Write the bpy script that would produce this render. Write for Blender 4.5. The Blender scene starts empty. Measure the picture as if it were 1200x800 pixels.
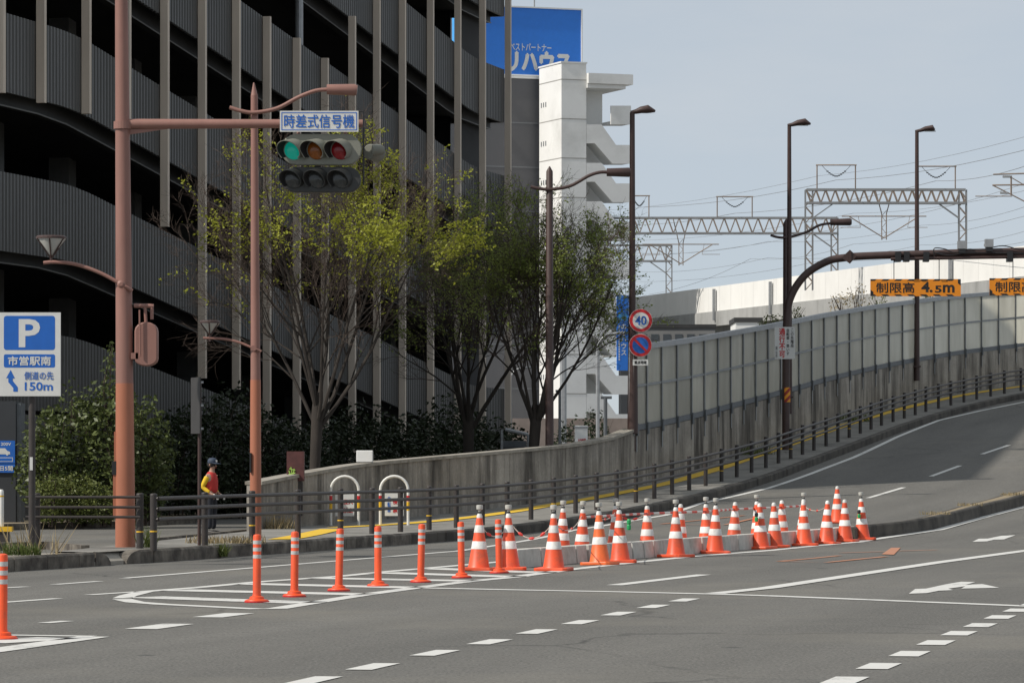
import bpy, bmesh, math, random
import numpy as np
from mathutils import Vector, Matrix, Quaternion, noise

# ------------------------------------------------------------------ camera, sky, sun, exposure
FPX, HC, YH = 4700.0, 1.6, 540.0          # focal length in photo pixels, eye height, horizon row
SC = bpy.context.scene
COL = SC.collection
cam_d = bpy.data.cameras.new('camera')
cam_d.sensor_width = 36.0
cam_d.lens = FPX / 1200.0 * 36.0
cam_d.shift_y = 140.0 / 1200.0
cam_d.clip_start = 0.5
cam_d.clip_end = 9000.0
cam = bpy.data.objects.new('camera', cam_d)
cam.location = (0, 0, HC)
cam.rotation_euler = (math.radians(90), 0, 0)
COL.objects.link(cam)
SC.camera = cam

SUN_EL = math.radians(43)
SUN_H = Vector((-0.91, -0.415)).normalized()
SUN_V = Vector((SUN_H.x * math.cos(SUN_EL), SUN_H.y * math.cos(SUN_EL), math.sin(SUN_EL)))
world = bpy.data.worlds.new('World')
SC.world = world
world.use_nodes = True
wn = world.node_tree
sky = wn.nodes.new('ShaderNodeTexSky')
sky.sky_type = 'NISHITA'
sky.sun_disc = False
sky.sun_elevation = SUN_EL
sky.sun_rotation = math.atan2(SUN_H.x, SUN_H.y)
sky.air_density = 0.5
sky.dust_density = 0.5
sky.ozone_density = 3.0
veil = wn.nodes.new('ShaderNodeMix'); veil.data_type = 'RGBA'      # thin even high haze over the whole dome
veil.inputs[0].default_value = 0.78
veil.inputs[7].default_value = (4.80, 5.18, 5.40, 1)
wn.links.new(sky.outputs[0], veil.inputs[6])
ctc = wn.nodes.new('ShaderNodeTexCoord'); cmp_ = wn.nodes.new('ShaderNodeMapping'); cmp_.inputs['Scale'].default_value = (2.2, 2.2, 9.0)
cno = wn.nodes.new('ShaderNodeTexNoise'); cno.inputs['Scale'].default_value = 2.6; cno.inputs['Detail'].default_value = 7; cno.inputs['Roughness'].default_value = .6
cmr = wn.nodes.new('ShaderNodeMapRange'); cmr.inputs[1].default_value = .46; cmr.inputs[2].default_value = .80; cmr.inputs[4].default_value = .30
cmx = wn.nodes.new('ShaderNodeMix'); cmx.data_type = 'RGBA'; cmx.inputs[7].default_value = (6.0, 5.95, 5.9, 1)   # faint thin cloud everywhere
wn.links.new(ctc.outputs['Generated'], cmp_.inputs[0]); wn.links.new(cmp_.outputs[0], cno.inputs['Vector']); wn.links.new(cno.outputs['Fac'], cmr.inputs[0])
wn.links.new(cmr.outputs[0], cmx.inputs[0]); wn.links.new(veil.outputs[2], cmx.inputs[6])
wn.links.new(cmx.outputs[2], wn.nodes['Background'].inputs[0])
wn.nodes['Background'].inputs[1].default_value = 0.12
sun_d = bpy.data.lights.new('sun', 'SUN')
sun_d.energy = 4.1
sun_d.angle = math.radians(0.6)
sun_d.color = (1.0, 0.945, 0.86)
sun = bpy.data.objects.new('sun', sun_d)
sun.rotation_euler = SUN_V.to_track_quat('Z', 'Y').to_euler()
sun.location = (-60, -20, 60)
COL.objects.link(sun)
SC.view_settings.view_transform = 'Standard'
SC.view_settings.look = 'None'
SC.view_settings.exposure = 0.0
SC.view_settings.gamma = 1.0

# ------------------------------------------------------------------ helpers
PI = math.pi
def P(x, y, d):
    """world point seen at photo pixel (x, y) at depth d"""
    return Vector(((x - 600) / FPX * d, d, HC + (YH - y) / FPX * d))
UX, UY = 0.27, 0.963                       # road direction
def ST(s, t, z=0.0):
    return Vector((UX * s + UY * t, UY * s - UX * t, z))
_rs = [-100, 70, 76, 80, 85.5, 90, 95.5, 99.5, 103.5, 107.5, 111.5, 115.5, 119.5, 123.5, 127.5, 131.5, 135.5, 139.5, 143.5, 147.5, 153.4, 175, 230]
_rz = [0, 0, 0.0, .02, .10, .20, .37, .54, .74, .95, 1.2, 1.47, 1.71, 2.0, 2.28, 2.58, 2.85, 3.13, 3.4, 3.68, 4.08, 5.5, 8.6]
_gs = np.arange(-20, 230, .5)
_gz = np.convolve(np.pad(np.interp(_gs, _rs, _rz), 6, mode='edge'), np.ones(13) / 13, mode='valid')
_gz[_gs < 73] = 0
def R(s):
    return float(np.interp(s, _gs, _gz))
_fs = [-20, 59.5, 62, 65, 68, 71.3, 75.5, 95.5, 111.5, 119.5, 131.5, 139.5, 143.5, 147.5, 151.5, 153.4, 160, 170, 185]
_ft = [-22.9, -22.85, -22.95, -23.03, -23.2, -23.36, -23.45, -23.62, -23.78, -24.0, -24.13, -24.02, -23.8, -23.5, -23.08, -22.77, -21.3, -18.4, -12.6]
def TF(s):
    return float(np.interp(s, _fs, _ft))
def TK(s):                                 # kerb front line
    return float(np.interp(s, [-20, 50, 60, 76, 100, 112], [-22.75, -22.75, -22.55, -22.75, -22.92, -23.1])) if s < 112 else TF(s) + .68
def TW(s):                                 # front face of the retaining wall
    return TF(s) - float(np.interp(s, [70, 86, 95, 103, 230], [3.55, 3.5, 2.95, 2.5, 2.35]))
def G(x, y, h=0.0):
    """point on the road surface (plus h) seen at a photo pixel"""
    k = (x - 600) / FPX
    d = 60.0
    lo, hi = 20.0, 170.0
    for _ in range(50):
        d = .5 * (lo + hi)
        s = UX * k * d + UY * d
        zray = HC + (YH - y) / FPX * d
        if zray > R(s) + h: lo = d
        else: hi = d
        if y < YH - 200: break
    s = UX * k * d + UY * d
    return Vector((k * d, d, R(s) + h))
def inv(p):                                # world -> (s, t)
    return UX * p[0] + UY * p[1], UY * p[0] - UX * p[1]
def on_line(px, c, d):
    k = (px - 600) / FPX
    return (k * c[1] - c[0]) / (d[0] - k * d[1])

def tag(o, label=None, cat=None, group=None, kind=None):
    if label: o['label'] = label
    if cat: o['category'] = cat
    if group: o['group'] = group
    if kind: o['kind'] = kind
    return o
def thing(name, label, cat, loc, group=None):
    o = bpy.data.objects.new(name, None)
    o.empty_display_size = .2
    o.location = loc
    COL.objects.link(o)
    return tag(o, label, cat, group)
def wloc(o):
    v = Vector((0, 0, 0))
    while o is not None:
        v += Vector(o.location); o = o.parent
    return v

class MB:
    """collects simple shapes in world coordinates, then links them as ONE mesh object"""
    def __init__(s): s.v = []; s.f = []; s.m = []; s.sm = False; s.mi = 0
    def add(s, vs, fs):
        n = len(s.v)
        s.v += [tuple(v) for v in vs]
        for f in fs:
            s.f.append(tuple(i + n for i in f)); s.m.append(s.mi)
        return s
    def hexa(s, b, t):                     # bottom 4, top 4 (ccw from above)
        return s.add(list(b) + list(t), [(3, 2, 1, 0), (4, 5, 6, 7), (0, 1, 5, 4), (1, 2, 6, 5), (2, 3, 7, 6), (3, 0, 4, 7)])
    def box(s, c, size, rz=0.0, ax=None):
        hx, hy, hz = size[0] / 2, size[1] / 2, size[2] / 2
        c = Vector(c)
        if ax is None:
            ax = (Vector((math.cos(rz), math.sin(rz), 0)), Vector((-math.sin(rz), math.cos(rz), 0)), Vector((0, 0, 1)))
        q = lambda i, j, k: c + ax[0] * (i * hx) + ax[1] * (j * hy) + ax[2] * (k * hz)
        return s.hexa([q(-1, -1, -1), q(1, -1, -1), q(1, 1, -1), q(-1, 1, -1)], [q(-1, -1, 1), q(1, -1, 1), q(1, 1, 1), q(-1, 1, 1)])
    def prism(s, poly, ext):               # planar polygon (3D points) extruded by vector
        n = len(poly); poly = [Vector(p) for p in poly]; e = Vector(ext)
        vs = poly + [p + e for p in poly]
        fs = [tuple(range(n)), tuple(range(2 * n - 1, n - 1, -1))]
        for i in range(n):
            j = (i + 1) % n
            fs.append((i, i + n, j + n, j))
        return s.add(vs, fs)
    def tube(s, pts, r, n=8, caps=True, sy=1.0):
        pts = [Vector(p) for p in pts]
        if not hasattr(r, '__len__'): r = [r] * len(pts)
        ref = None; rings = []; vs = []; fs = []
        for i, p in enumerate(pts):
            a = pts[max(i - 1, 0)]; b = pts[min(i + 1, len(pts) - 1)]
            d = (b - a)
            if d.length < 1e-9: d = Vector((0, 0, 1))
            d.normalize()
            if ref is None:
                ref = Vector((1, 0, 0)) if abs(d.x) < .8 else Vector((0, 1, 0))
            u = (ref - d * ref.dot(d)).normalized(); w = d.cross(u); ref = u
            for k in range(n):
                a_ = 2 * PI * (k + .5) / n
                vs.append(p + (u * math.cos(a_) + w * math.sin(a_) * sy) * r[i])
        for i in range(len(pts) - 1):
            for k in range(n):
                k2 = (k + 1) % n
                fs.append((i * n + k, i * n + k2, (i + 1) * n + k2, (i + 1) * n + k))
        if caps:
            fs.append(tuple(range(n - 1, -1, -1)))
            fs.append(tuple((len(pts) - 1) * n + k for k in range(n)))
        return s.add(vs, fs)
    def lathe(s, c, prof, n=20, axis=None):  # prof: (r, h) list along axis
        c = Vector(c); ax = Vector(axis).normalized() if axis is not None else Vector((0, 0, 1))
        u = ax.orthogonal().normalized(); w = ax.cross(u)
        vs = []; fs = []
        for r, h in prof:
            for k in range(n):
                a = 2 * PI * k / n
                vs.append(c + ax * h + (u * math.cos(a) + w * math.sin(a)) * r)
        for i in range(len(prof) - 1):
            for k in range(n):
                k2 = (k + 1) % n
                fs.append((i * n + k, i * n + k2, (i + 1) * n + k2, (i + 1) * n + k))
        fs.append(tuple(range(n - 1, -1, -1)))
        fs.append(tuple((len(prof) - 1) * n + k for k in range(n)))
        return s.add(vs, fs)
    def build(s, name, mat=None, parent=None, smooth=None, origin=None, bevel=0):
        me = bpy.data.meshes.new(name)
        o0 = wloc(parent) if parent is not None else (Vector(origin) if origin is not None else Vector((0, 0, 0)))
        me.from_pydata([(v[0] - o0[0], v[1] - o0[1], v[2] - o0[2]) for v in s.v], [], s.f)
        mats = mat if isinstance(mat, (list, tuple)) else [mat]
        for m in mats:
            if m: me.materials.append(m)
        if len(mats) > 1: me.polygons.foreach_set('material_index', s.m)
        if smooth is None: smooth = s.sm
        me.update()
        if smooth:
            me.polygons.foreach_set('use_smooth', [True] * len(me.polygons))
            me.set_sharp_from_angle(angle=math.radians(40))
        o = bpy.data.objects.new(name, me)
        if parent is not None: o.parent = parent
        elif origin is not None: o.location = origin
        COL.objects.link(o)
        if bevel:
            b = o.modifiers.new('bevel', 'BEVEL'); b.width = bevel; b.segments = 2; b.limit_method = 'ANGLE'
        return o

def copy_tree(o, parent=None, off=None):
    c = o.copy(); COL.objects.link(c)
    if parent is not None: c.parent = parent
    for ch in list(o.children): copy_tree(ch, c)
    return c

def text_mesh(body, size, mat, parent, name, centre, right=Vector((1, 0, 0)), up=Vector((0, 0, 1)), bold=0.0, sx=1.0, depth=0.003, fit=None, vertical=False, space=1.0):
    """flat raised lettering in the plane (right, up), centred on `centre`"""
    cu = bpy.data.curves.new('lettering', 'FONT')
    cu.body = '\n'.join(body) if vertical else body
    cjk = any(ord(c_) > 0x2E00 for c_ in body)
    cu.size = 1.0; cu.offset = 0.0 if cjk else bold; cu.extrude = 0.0
    cu.space_line = space if vertical else 1.0
    cu.resolution_u = 3
    if vertical: cu.align_x = 'CENTER'
    ob = bpy.data.objects.new('lettering', cu); COL.objects.link(ob)
    me = bpy.data.meshes.new_from_object(ob.evaluated_get(bpy.context.evaluated_depsgraph_get()))
    bpy.data.objects.remove(ob)
    co = np.array([v.co[:] for v in me.vertices])
    mn, mx = co.min(0), co.max(0)
    w, h = mx[0] - mn[0], mx[1] - mn[1]
    if fit: kx, ky = fit[0] / w, fit[1] / h
    else: kx, ky = size * sx, size
    cx, cy = (mn[0] + mx[0]) / 2, (mn[1] + mx[1]) / 2
    o0 = wloc(parent)
    nrm = right.cross(up).normalized()
    for v in me.vertices:
        q = Vector(centre) + right * ((v.co.x - cx) * kx) + up * ((v.co.y - cy) * ky) + nrm * depth - o0
        v.co = q
    if cjk and bold > 0:                  # heavier strokes: the same glyphs repeated a hair to each side
        bm = bmesh.new(); bm.from_mesh(me); fs0 = list(bm.faces); bx_ = min(kx, ky) * bold * 1.3
        for j, (dx, dy) in enumerate(((1, 0), (-1, 0), (0, 1), (0, -1))):
            r_ = bmesh.ops.duplicate(bm, geom=fs0)
            for v in r_['geom']:
                if isinstance(v, bmesh.types.BMVert): v.co += right * (bx_ * dx) + up * (bx_ * dy) + nrm * (.0006 * (j + 1))
        bm.to_mesh(me); bm.free()
    me.materials.clear(); me.materials.append(mat)
    o = bpy.data.objects.new(name, me); o.parent = parent; COL.objects.link(o)
    return o

# ------------------------------------------------------------------ materials
def new_mat(name):
    m = bpy.data.materials.new(name); m.use_nodes = True
    nt = m.node_tree; b = nt.nodes['Principled BSDF']
    return m, nt, b
def nd(nt, t, **kw):
    n = nt.nodes.new(t)
    for k, v in kw.items(): setattr(n, k, v)
    return n
def coords(nt, scale=(1, 1, 1), rot=(0, 0, 0), world_space=False):
    if world_space:
        g = nd(nt, 'ShaderNodeNewGeometry'); out = g.outputs['Position']
    else:
        g = nd(nt, 'ShaderNodeTexCoord'); out = g.outputs['Object']
    mp = nd(nt, 'ShaderNodeMapping')
    mp.inputs['Scale'].default_value = scale; mp.inputs['Rotation'].default_value = rot
    nt.links.new(out, mp.inputs['Vector'])
    return mp.outputs[0]
def noise_tex(nt, vec, scale, detail=4, rough=.55):
    n = nd(nt, 'ShaderNodeTexNoise'); n.inputs['Scale'].default_value = scale
    n.inputs['Detail'].default_value = detail; n.inputs['Roughness'].default_value = rough
    nt.links.new(vec, n.inputs['Vector'])
    return n.outputs['Fac']
def ramp(nt, fac, p0, p1, c0, c1):
    r = nd(nt, 'ShaderNodeValToRGB')
    r.color_ramp.elements[0].position = p0; r.color_ramp.elements[1].position = p1
    r.color_ramp.elements[0].color = (*c0, 1); r.color_ramp.elements[1].color = (*c1, 1)
    nt.links.new(fac, r.inputs[0]); return r.outputs[0]
def mixc(nt, fac, a, b, mode='MIX'):
    m = nd(nt, 'ShaderNodeMix', data_type='RGBA', blend_type=mode)
    for sock, v in ((0, fac), (6, a), (7, b)):
        if hasattr(v, 'is_output'): nt.links.new(v, m.inputs[sock])
        elif sock == 0: m.inputs[0].default_value = v
        else: m.inputs[sock].default_value = (*v, 1)
    return m.outputs[2]
def mul(c, k): return tuple(min(1, x * k) for x in c)
def obj_random(nt, c, amt):
    oi = nd(nt, 'ShaderNodeObjectInfo'); mr = nd(nt, 'ShaderNodeMapRange')
    mr.inputs[3].default_value = 1 - amt; mr.inputs[4].default_value = 1 + amt
    nt.links.new(oi.outputs['Random'], mr.inputs[0])
    hs = nd(nt, 'ShaderNodeHueSaturation'); nt.links.new(mr.outputs[0], hs.inputs['Value']); nt.links.new(c, hs.inputs['Color'])
    return hs.outputs[0]
def simple(name, col, rough=.6, metal=0.0, var=.18, scale=3.0, grime=None, gs=1.2, gmin=.5, gmax=.75, bump=0.0, bscale=40, stretch=(1, 1, 1), ws=False, coat=0.0, spec=None, orand=0.0):
    m, nt, b = new_mat(name)
    v = coords(nt, stretch, world_space=ws)
    f = noise_tex(nt, v, scale, 5, .6)
    c = ramp(nt, f, .3, .7, mul(col, 1 - var), mul(col, 1 + var))
    if grime is not None:
        g = noise_tex(nt, v, gs, 6, .65)
        r_ = nd(nt, 'ShaderNodeMapRange'); r_.inputs[1].default_value = gmin; r_.inputs[2].default_value = gmax
        nt.links.new(g, r_.inputs[0]); c = mixc(nt, r_.outputs[0], c, grime)
    if orand:
        c = obj_random(nt, c, orand)
    nt.links.new(c, b.inputs['Base Color'])
    b.inputs['Roughness'].default_value = rough; b.inputs['Metallic'].default_value = metal
    if spec is not None: b.inputs['Specular IOR Level'].default_value = spec
    if coat: b.inputs['Coat Weight'].default_value = coat
    if bump:
        bn = nd(nt, 'ShaderNodeBump'); bn.inputs['Strength'].default_value = bump; bn.inputs['Distance'].default_value = .01
        nt.links.new(noise_tex(nt, v, bscale, 3), bn.inputs['Height']); nt.links.new(bn.outputs[0], b.inputs['Normal'])
    return m
def emis(name, col, k):
    m, nt, b = new_mat(name)
    b.inputs['Base Color'].default_value = (*mul(col, .4), 1)
    b.inputs['Emission Color'].default_value = (*col, 1); b.inputs['Emission Strength'].default_value = k
    b.inputs['Roughness'].default_value = .25
    return m

def asphalt_mat():
    m, nt, b = new_mat('asphalt')
    v = coords(nt, world_space=True)
    fine = noise_tex(nt, v, 34, 3, .7)
    mid = noise_tex(nt, v, 5.0, 5, .6)
    # wear along the lanes: stretched along the road direction
    ang = math.atan2(UX, UY)
    vl = coords(nt, (1, 1, 1), (0, 0, ang), True)
    mp = nd(nt, 'ShaderNodeMapping'); mp.inputs['Scale'].default_value = (.55, .035, 1)
    nt.links.new(vl, mp.inputs['Vector'])
    lane = noise_tex(nt, mp.outputs[0], 1.0, 4, .55)
    c = ramp(nt, lane, .32, .68, (.120, .117, .110), (.170, .165, .154))
    c = mixc(nt, ramp(nt, mid, .35, .7, (0, 0, 0), (1, 1, 1)), c, mixc(nt, .5, c, (.105, .102, .095)))
    sp = ramp(nt, fine, .38, .66, (.60, .60, .60), (1.42, 1.40, 1.36))
    c = mixc(nt, 1.0, c, sp, 'MULTIPLY')
    # cracks: thin broken network
    wv = nd(nt, 'ShaderNodeVectorMath', operation='ADD')
    dn = nd(nt, 'ShaderNodeTexNoise'); dn.inputs['Scale'].default_value = .9; dn.inputs['Detail'].default_value = 4
    nt.links.new(v, dn.inputs['Vector']); nt.links.new(v, wv.inputs[0]); nt.links.new(dn.outputs['Color'], wv.inputs[1])
    ck = nd(nt, 'ShaderNodeTexVoronoi', feature='DISTANCE_TO_EDGE'); ck.inputs['Scale'].default_value = .17
    nt.links.new(wv.outputs[0], ck.inputs['Vector'])
    ckr = nd(nt, 'ShaderNodeMapRange'); ckr.inputs[1].default_value = .010; ckr.inputs[2].default_value = .003
    nt.links.new(ck.outputs['Distance'], ckr.inputs[0])
    msk = nd(nt, 'ShaderNodeMapRange'); msk.inputs[1].default_value = .50; msk.inputs[2].default_value = .62
    nt.links.new(noise_tex(nt, v, .22, 3), msk.inputs[0])
    cm = nd(nt, 'ShaderNodeMath', operation='MULTIPLY'); nt.links.new(ckr.outputs[0], cm.inputs[0]); nt.links.new(msk.outputs[0], cm.inputs[1])
    cm2 = nd(nt, 'ShaderNodeMath', operation='MULTIPLY'); nt.links.new(cm.outputs[0], cm2.inputs[0]); cm2.inputs[1].default_value = .75
    c = mixc(nt, cm2.outputs[0], c, (.045, .044, .042))
    # pale dusty areas and darker patches
    dust = nd(nt, 'ShaderNodeMapRange'); dust.inputs[1].default_value = .52; dust.inputs[2].default_value = .74; dust.inputs[4].default_value = .55
    nt.links.new(noise_tex(nt, v, .16, 5, .6), dust.inputs[0]); c = mixc(nt, dust.outputs[0], c, (.205, .190, .160))
    # dark tar drips
    spots = nd(nt, 'ShaderNodeTexVoronoi'); spots.inputs['Scale'].default_value = .45
    nt.links.new(v, spots.inputs['Vector'])
    r_ = nd(nt, 'ShaderNodeMapRange'); r_.inputs[1].default_value = .05; r_.inputs[2].default_value = .02
    nt.links.new(spots.outputs['Distance'], r_.inputs[0])
    c = mixc(nt, r_.outputs[0], c, (.05, .05, .05))
    nt.links.new(c, b.inputs['Base Color'])
    b.inputs['Roughness'].default_value = .88
    b.inputs['Specular IOR Level'].default_value = .25
    bn = nd(nt, 'ShaderNodeBump'); bn.inputs['Strength'].default_value = .5; bn.inputs['Distance'].default_value = .012
    nt.links.new(fine, bn.inputs['Height']); nt.links.new(bn.outputs[0], b.inputs['Normal'])
    return m
def paint_mat(name, col, worn=.5):
    m, nt, b = new_mat(name)
    v = coords(nt, world_space=True)
    f = noise_tex(nt, v, 14, 6, .75)
    f2 = noise_tex(nt, v, .8, 3, .6)
    ad = nd(nt, 'ShaderNodeMath', operation='ADD'); nt.links.new(f, ad.inputs[0]); nt.links.new(f2, ad.inputs[1])
    r_ = nd(nt, 'ShaderNodeMapRange'); r_.inputs[1].default_value = 1.02 + .2 * (1 - worn); r_.inputs[2].default_value = 1.35 + .2 * (1 - worn)
    nt.links.new(ad.outputs[0], r_.inputs[0])
    c = ramp(nt, f2, .3, .7, mul(col, .88), col)
    c = mixc(nt, r_.outputs[0], c, (.16, .155, .145))
    nt.links.new(c, b.inputs['Base Color']); b.inputs['Roughness'].default_value = .7
    return m
def streak_concrete(name, c0, c1, dark, vs=.14, lo=.42, hi=.72, hs=3.0):
    m, nt, b = new_mat(name)
    v = coords(nt, (hs, hs, vs), world_space=True)
    st = noise_tex(nt, v, 1.0, 6, .68)
    big = noise_tex(nt, coords(nt, (.4, .4, .7), world_space=True), 1.0, 4, .6)
    c = ramp(nt, big, .3, .72, c0, c1)
    r_ = nd(nt, 'ShaderNodeMapRange'); r_.inputs[1].default_value = lo; r_.inputs[2].default_value = hi
    nt.links.new(st, r_.inputs[0])
    c = mixc(nt, r_.outputs[0], c, dark)
    fn = noise_tex(nt, coords(nt, world_space=True), 16, 4, .7)
    c = mixc(nt, 1.0, c, ramp(nt, fn, .3, .7, (.82, .82, .82), (1.15, 1.15, 1.15)), 'MULTIPLY')
    nt.links.new(c, b.inputs['Base Color']); b.inputs['Roughness'].default_value = .9
    bn = nd(nt, 'ShaderNodeBump'); bn.inputs['Strength'].default_value = .35; bn.inputs['Distance'].default_value = .01
    nt.links.new(fn, bn.inputs['Height']); nt.links.new(bn.outputs[0], b.inputs['Normal'])
    return m
def leaf_mat(name, c0, c1, trans=.35, ns=1.4, rough=.5):
    m, nt, b = new_mat(name)
    v = coords(nt, world_space=True)
    f = noise_tex(nt, v, ns, 5, .7)
    c = ramp(nt, f, .32, .68, c0, c1)
    b.inputs['Roughness'].default_value = rough
    b.inputs['Specular IOR Level'].default_value = .35 if rough > .4 else .6
    nt.links.new(c, b.inputs['Base Color'])
    tr = nd(nt, 'ShaderNodeBsdfTranslucent'); nt.links.new(c, tr.inputs[0])
    mx = nd(nt, 'ShaderNodeMixShader'); mx.inputs[0].default_value = trans
    nt.links.new(b.outputs[0], mx.inputs[1]); nt.links.new(tr.outputs[0], mx.inputs[2])
    nt.links.new(mx.outputs[0], nt.nodes['Material Output'].inputs[0])
    return m
def rib_mat(name, col, d, pitch=.1):
    """vertical ribs of folded sheet, along horizontal direction d"""
    m, nt, b = new_mat(name)
    g = nd(nt, 'ShaderNodeNewGeometry')
    dt = nd(nt, 'ShaderNodeVectorMath', operation='DOT_PRODUCT'); dt.inputs[1].default_value = (d[0], d[1], 0)
    nt.links.new(g.outputs['Position'], dt.inputs[0])
    mu = nd(nt, 'ShaderNodeMath', operation='MULTIPLY'); mu.inputs[1].default_value = 2 * PI / pitch
    nt.links.new(dt.outputs['Value'], mu.inputs[0])
    sn = nd(nt, 'ShaderNodeMath', operation='SINE'); nt.links.new(mu.outputs[0], sn.inputs[0])
    bn = nd(nt, 'ShaderNodeBump'); bn.inputs['Strength'].default_value = .15; bn.inputs['Distance'].default_value = .004
    nt.links.new(sn.outputs[0], bn.inputs['Height']); nt.links.new(bn.outputs[0], b.inputs['Normal'])
    f = noise_tex(nt, coords(nt, (1, 1, .3), world_space=True), .5, 4, .6)
    c = obj_random(nt, ramp(nt, f, .3, .7, mul(col, .80), mul(col, 1.2)), .07)
    nt.links.new(c, b.inputs['Base Color']); b.inputs['Roughness'].default_value = .5; b.inputs['Metallic'].default_value = .0
    return m
def band_mat(name, ca, cb, d, pitch, duty=.5, rough=.5):
    """coloured bands along direction d (object space)"""
    m, nt, b = new_mat(name)
    tc = nd(nt, 'ShaderNodeTexCoord')
    dt = nd(nt, 'ShaderNodeVectorMath', operation='DOT_PRODUCT'); dt.inputs[1].default_value = d
    nt.links.new(tc.outputs['Object'], dt.inputs[0])
    dv = nd(nt, 'ShaderNodeMath', operation='DIVIDE'); dv.inputs[1].default_value = pitch; nt.links.new(dt.outputs['Value'], dv.inputs[0])
    fr = nd(nt, 'ShaderNodeMath', operation='FRACT'); nt.links.new(dv.outputs[0], fr.inputs[0])
    gt = nd(nt, 'ShaderNodeMath', operation='GREATER_THAN'); gt.inputs[1].default_value = duty; nt.links.new(fr.outputs[0], gt.inputs[0])
    c = mixc(nt, gt.outputs[0], ca, cb)
    nt.links.new(c, b.inputs['Base Color']); b.inputs['Roughness'].default_value = rough
    return m

M = {}
M['asphalt'] = asphalt_mat()
M['white_paint'] = paint_mat('white_road_paint', (.64, .63, .60), .8)
M['orange_paint'] = paint_mat('orange_road_paint', (.46, .20, .11), .95)
M['tactile'] = paint_mat('yellow_tactile_paving', (.74, .47, .03), .3)
M['concrete'] = simple('kerb_concrete', (.19, .168, .138), .9, var=.28, scale=4, grime=(.055, .046, .038), gs=2.2, gmin=.36, gmax=.62, bump=.4, bscale=30, ws=True)
M['block'] = simple('block_concrete', (.52, .50, .46), .9, var=.14, scale=5, grime=(.30, .26, .22), gs=1.5, bump=.3, bscale=40, ws=True)
M['pavement'] = simple('pavement_asphalt', (.22, .21, .19), .9, var=.14, scale=2.0, grime=(.115, .11, .10), gs=.7, gmin=.45, gmax=.7, bump=.35, bscale=40, ws=True)
M['wall'] = streak_concrete('weathered_wall_concrete', (.22, .196, .165), (.44, .405, .355), (.050, .043, .035), .20, .42, .66, 1.25)
M['kerb_stained'] = simple('soot_stained_kerb_concrete', (.105, .092, .076), .9, var=.3, scale=4, grime=(.034, .029, .024), gs=2.0, gmin=.36, gmax=.62, bump=.4, bscale=30, ws=True)
M['wall_cap'] = simple('wall_cap_concrete', (.30, .275, .235), .9, var=.2, scale=3, grime=(.16, .14, .11), gs=2, ws=True, bump=.3)
M['dirt'] = simple('dry_soil', (.25, .20, .13), .95, var=.3, scale=6, grime=(.13, .11, .06), gs=3, bump=.6, bscale=25, ws=True)
M['grass'] = leaf_mat('weed_leaves', (.07, .10, .025), (.16, .19, .05))
M['dry_grass'] = leaf_mat('dry_grass_blades', (.22, .17, .09), (.34, .27, .15), .2)
M['dark_metal'] = simple('dark_brown_fence_paint', (.040, .033, .030), .5, var=.2, scale=8)
M['brown_pole'] = simple('dark_brown_pole_paint', (.056, .031, .027), .5, var=.15, scale=4)
M['pink_pole'] = simple('faded_pink_brown_paint', (.265, .132, .106), .55, var=.12, scale=5, stretch=(1, 1, .3), grime=(.22, .12, .095), gs=2.5, gmin=.5, gmax=.85)
M['orange_pole'] = simple('red_brown_pole_paint', (.37, .135, .075), .5, var=.08, scale=3, stretch=(1, 1, .4), grime=(.28, .10, .06), gs=1.5)
M['steel'] = simple('galvanised_steel', (.34, .35, .36), .5, .5, var=.12, scale=6)
M['grey_steel'] = simple('blue_grey_painted_steel', (.24, .25, .255), .5, .0, var=.12, scale=5)
M['dark_steel'] = simple('dark_blue_grey_steel', (.10, .11, .12), .5, .0, var=.15, scale=5)
M['white_sheet'] = simple('white_reflective_sheet', (.62, .62, .60), .45, var=.05, scale=6)
M['blue_sheet'] = simple('blue_reflective_sheet', (.012, .115, .46), .45, var=.06, scale=6)
M['red_sheet'] = simple('red_reflective_sheet', (.52, .018, .022), .45, var=.06, scale=6)
M['black_sheet'] = simple('black_print', (.015, .014, .014), .5, var=.1)
M['orange_sheet'] = simple('orange_sign_face', (.78, .255, .008), .45, var=.05, scale=5)
M['cone'] = simple('orange_cone_plastic', (.78, .095, .030), .45, var=.07, scale=9, grime=(.42, .10, .055), gs=6, gmin=.50, gmax=.80, ws=True, orand=.14)
M['cone_b'] = simple('faded_orange_cone_plastic', (.80, .15, .035), .45, var=.07, scale=9, ws=True, grime=(.45, .13, .06), gs=6, gmin=.52, gmax=.8)
M['cone_white'] = simple('white_cone_band', (.74, .73, .70), .5, var=.05, scale=12, grime=(.44, .42, .38), gs=7, gmin=.50, gmax=.78, ws=True, orand=.1)
M['grey_band'] = simple('silver_reflective_band', (.50, .50, .49), .4, var=.08, scale=14)
M['post_orange'] = simple('orange_delineator_rubber', (.74, .082, .018), .5, var=.08, scale=9, ws=True, grime=(.45, .08, .04), gs=6, gmin=.52, gmax=.8, orand=.1)
M['lamp_white'] = simple('white_lamp_plastic', (.44, .43, .39), .35, var=.05)
M['yellow'] = simple('yellow_paint', (.70, .42, .02), .5, var=.08)
M['white_tube'] = simple('white_painted_tube', (.70, .69, .65), .4, var=.06, scale=5)
M['black'] = simple('black_plastic', (.016, .016, .017), .45, var=.1)
M['glass_dark'] = simple('dark_window_glass', (.03, .035, .04), .08, var=.1, spec=.8)
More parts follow.
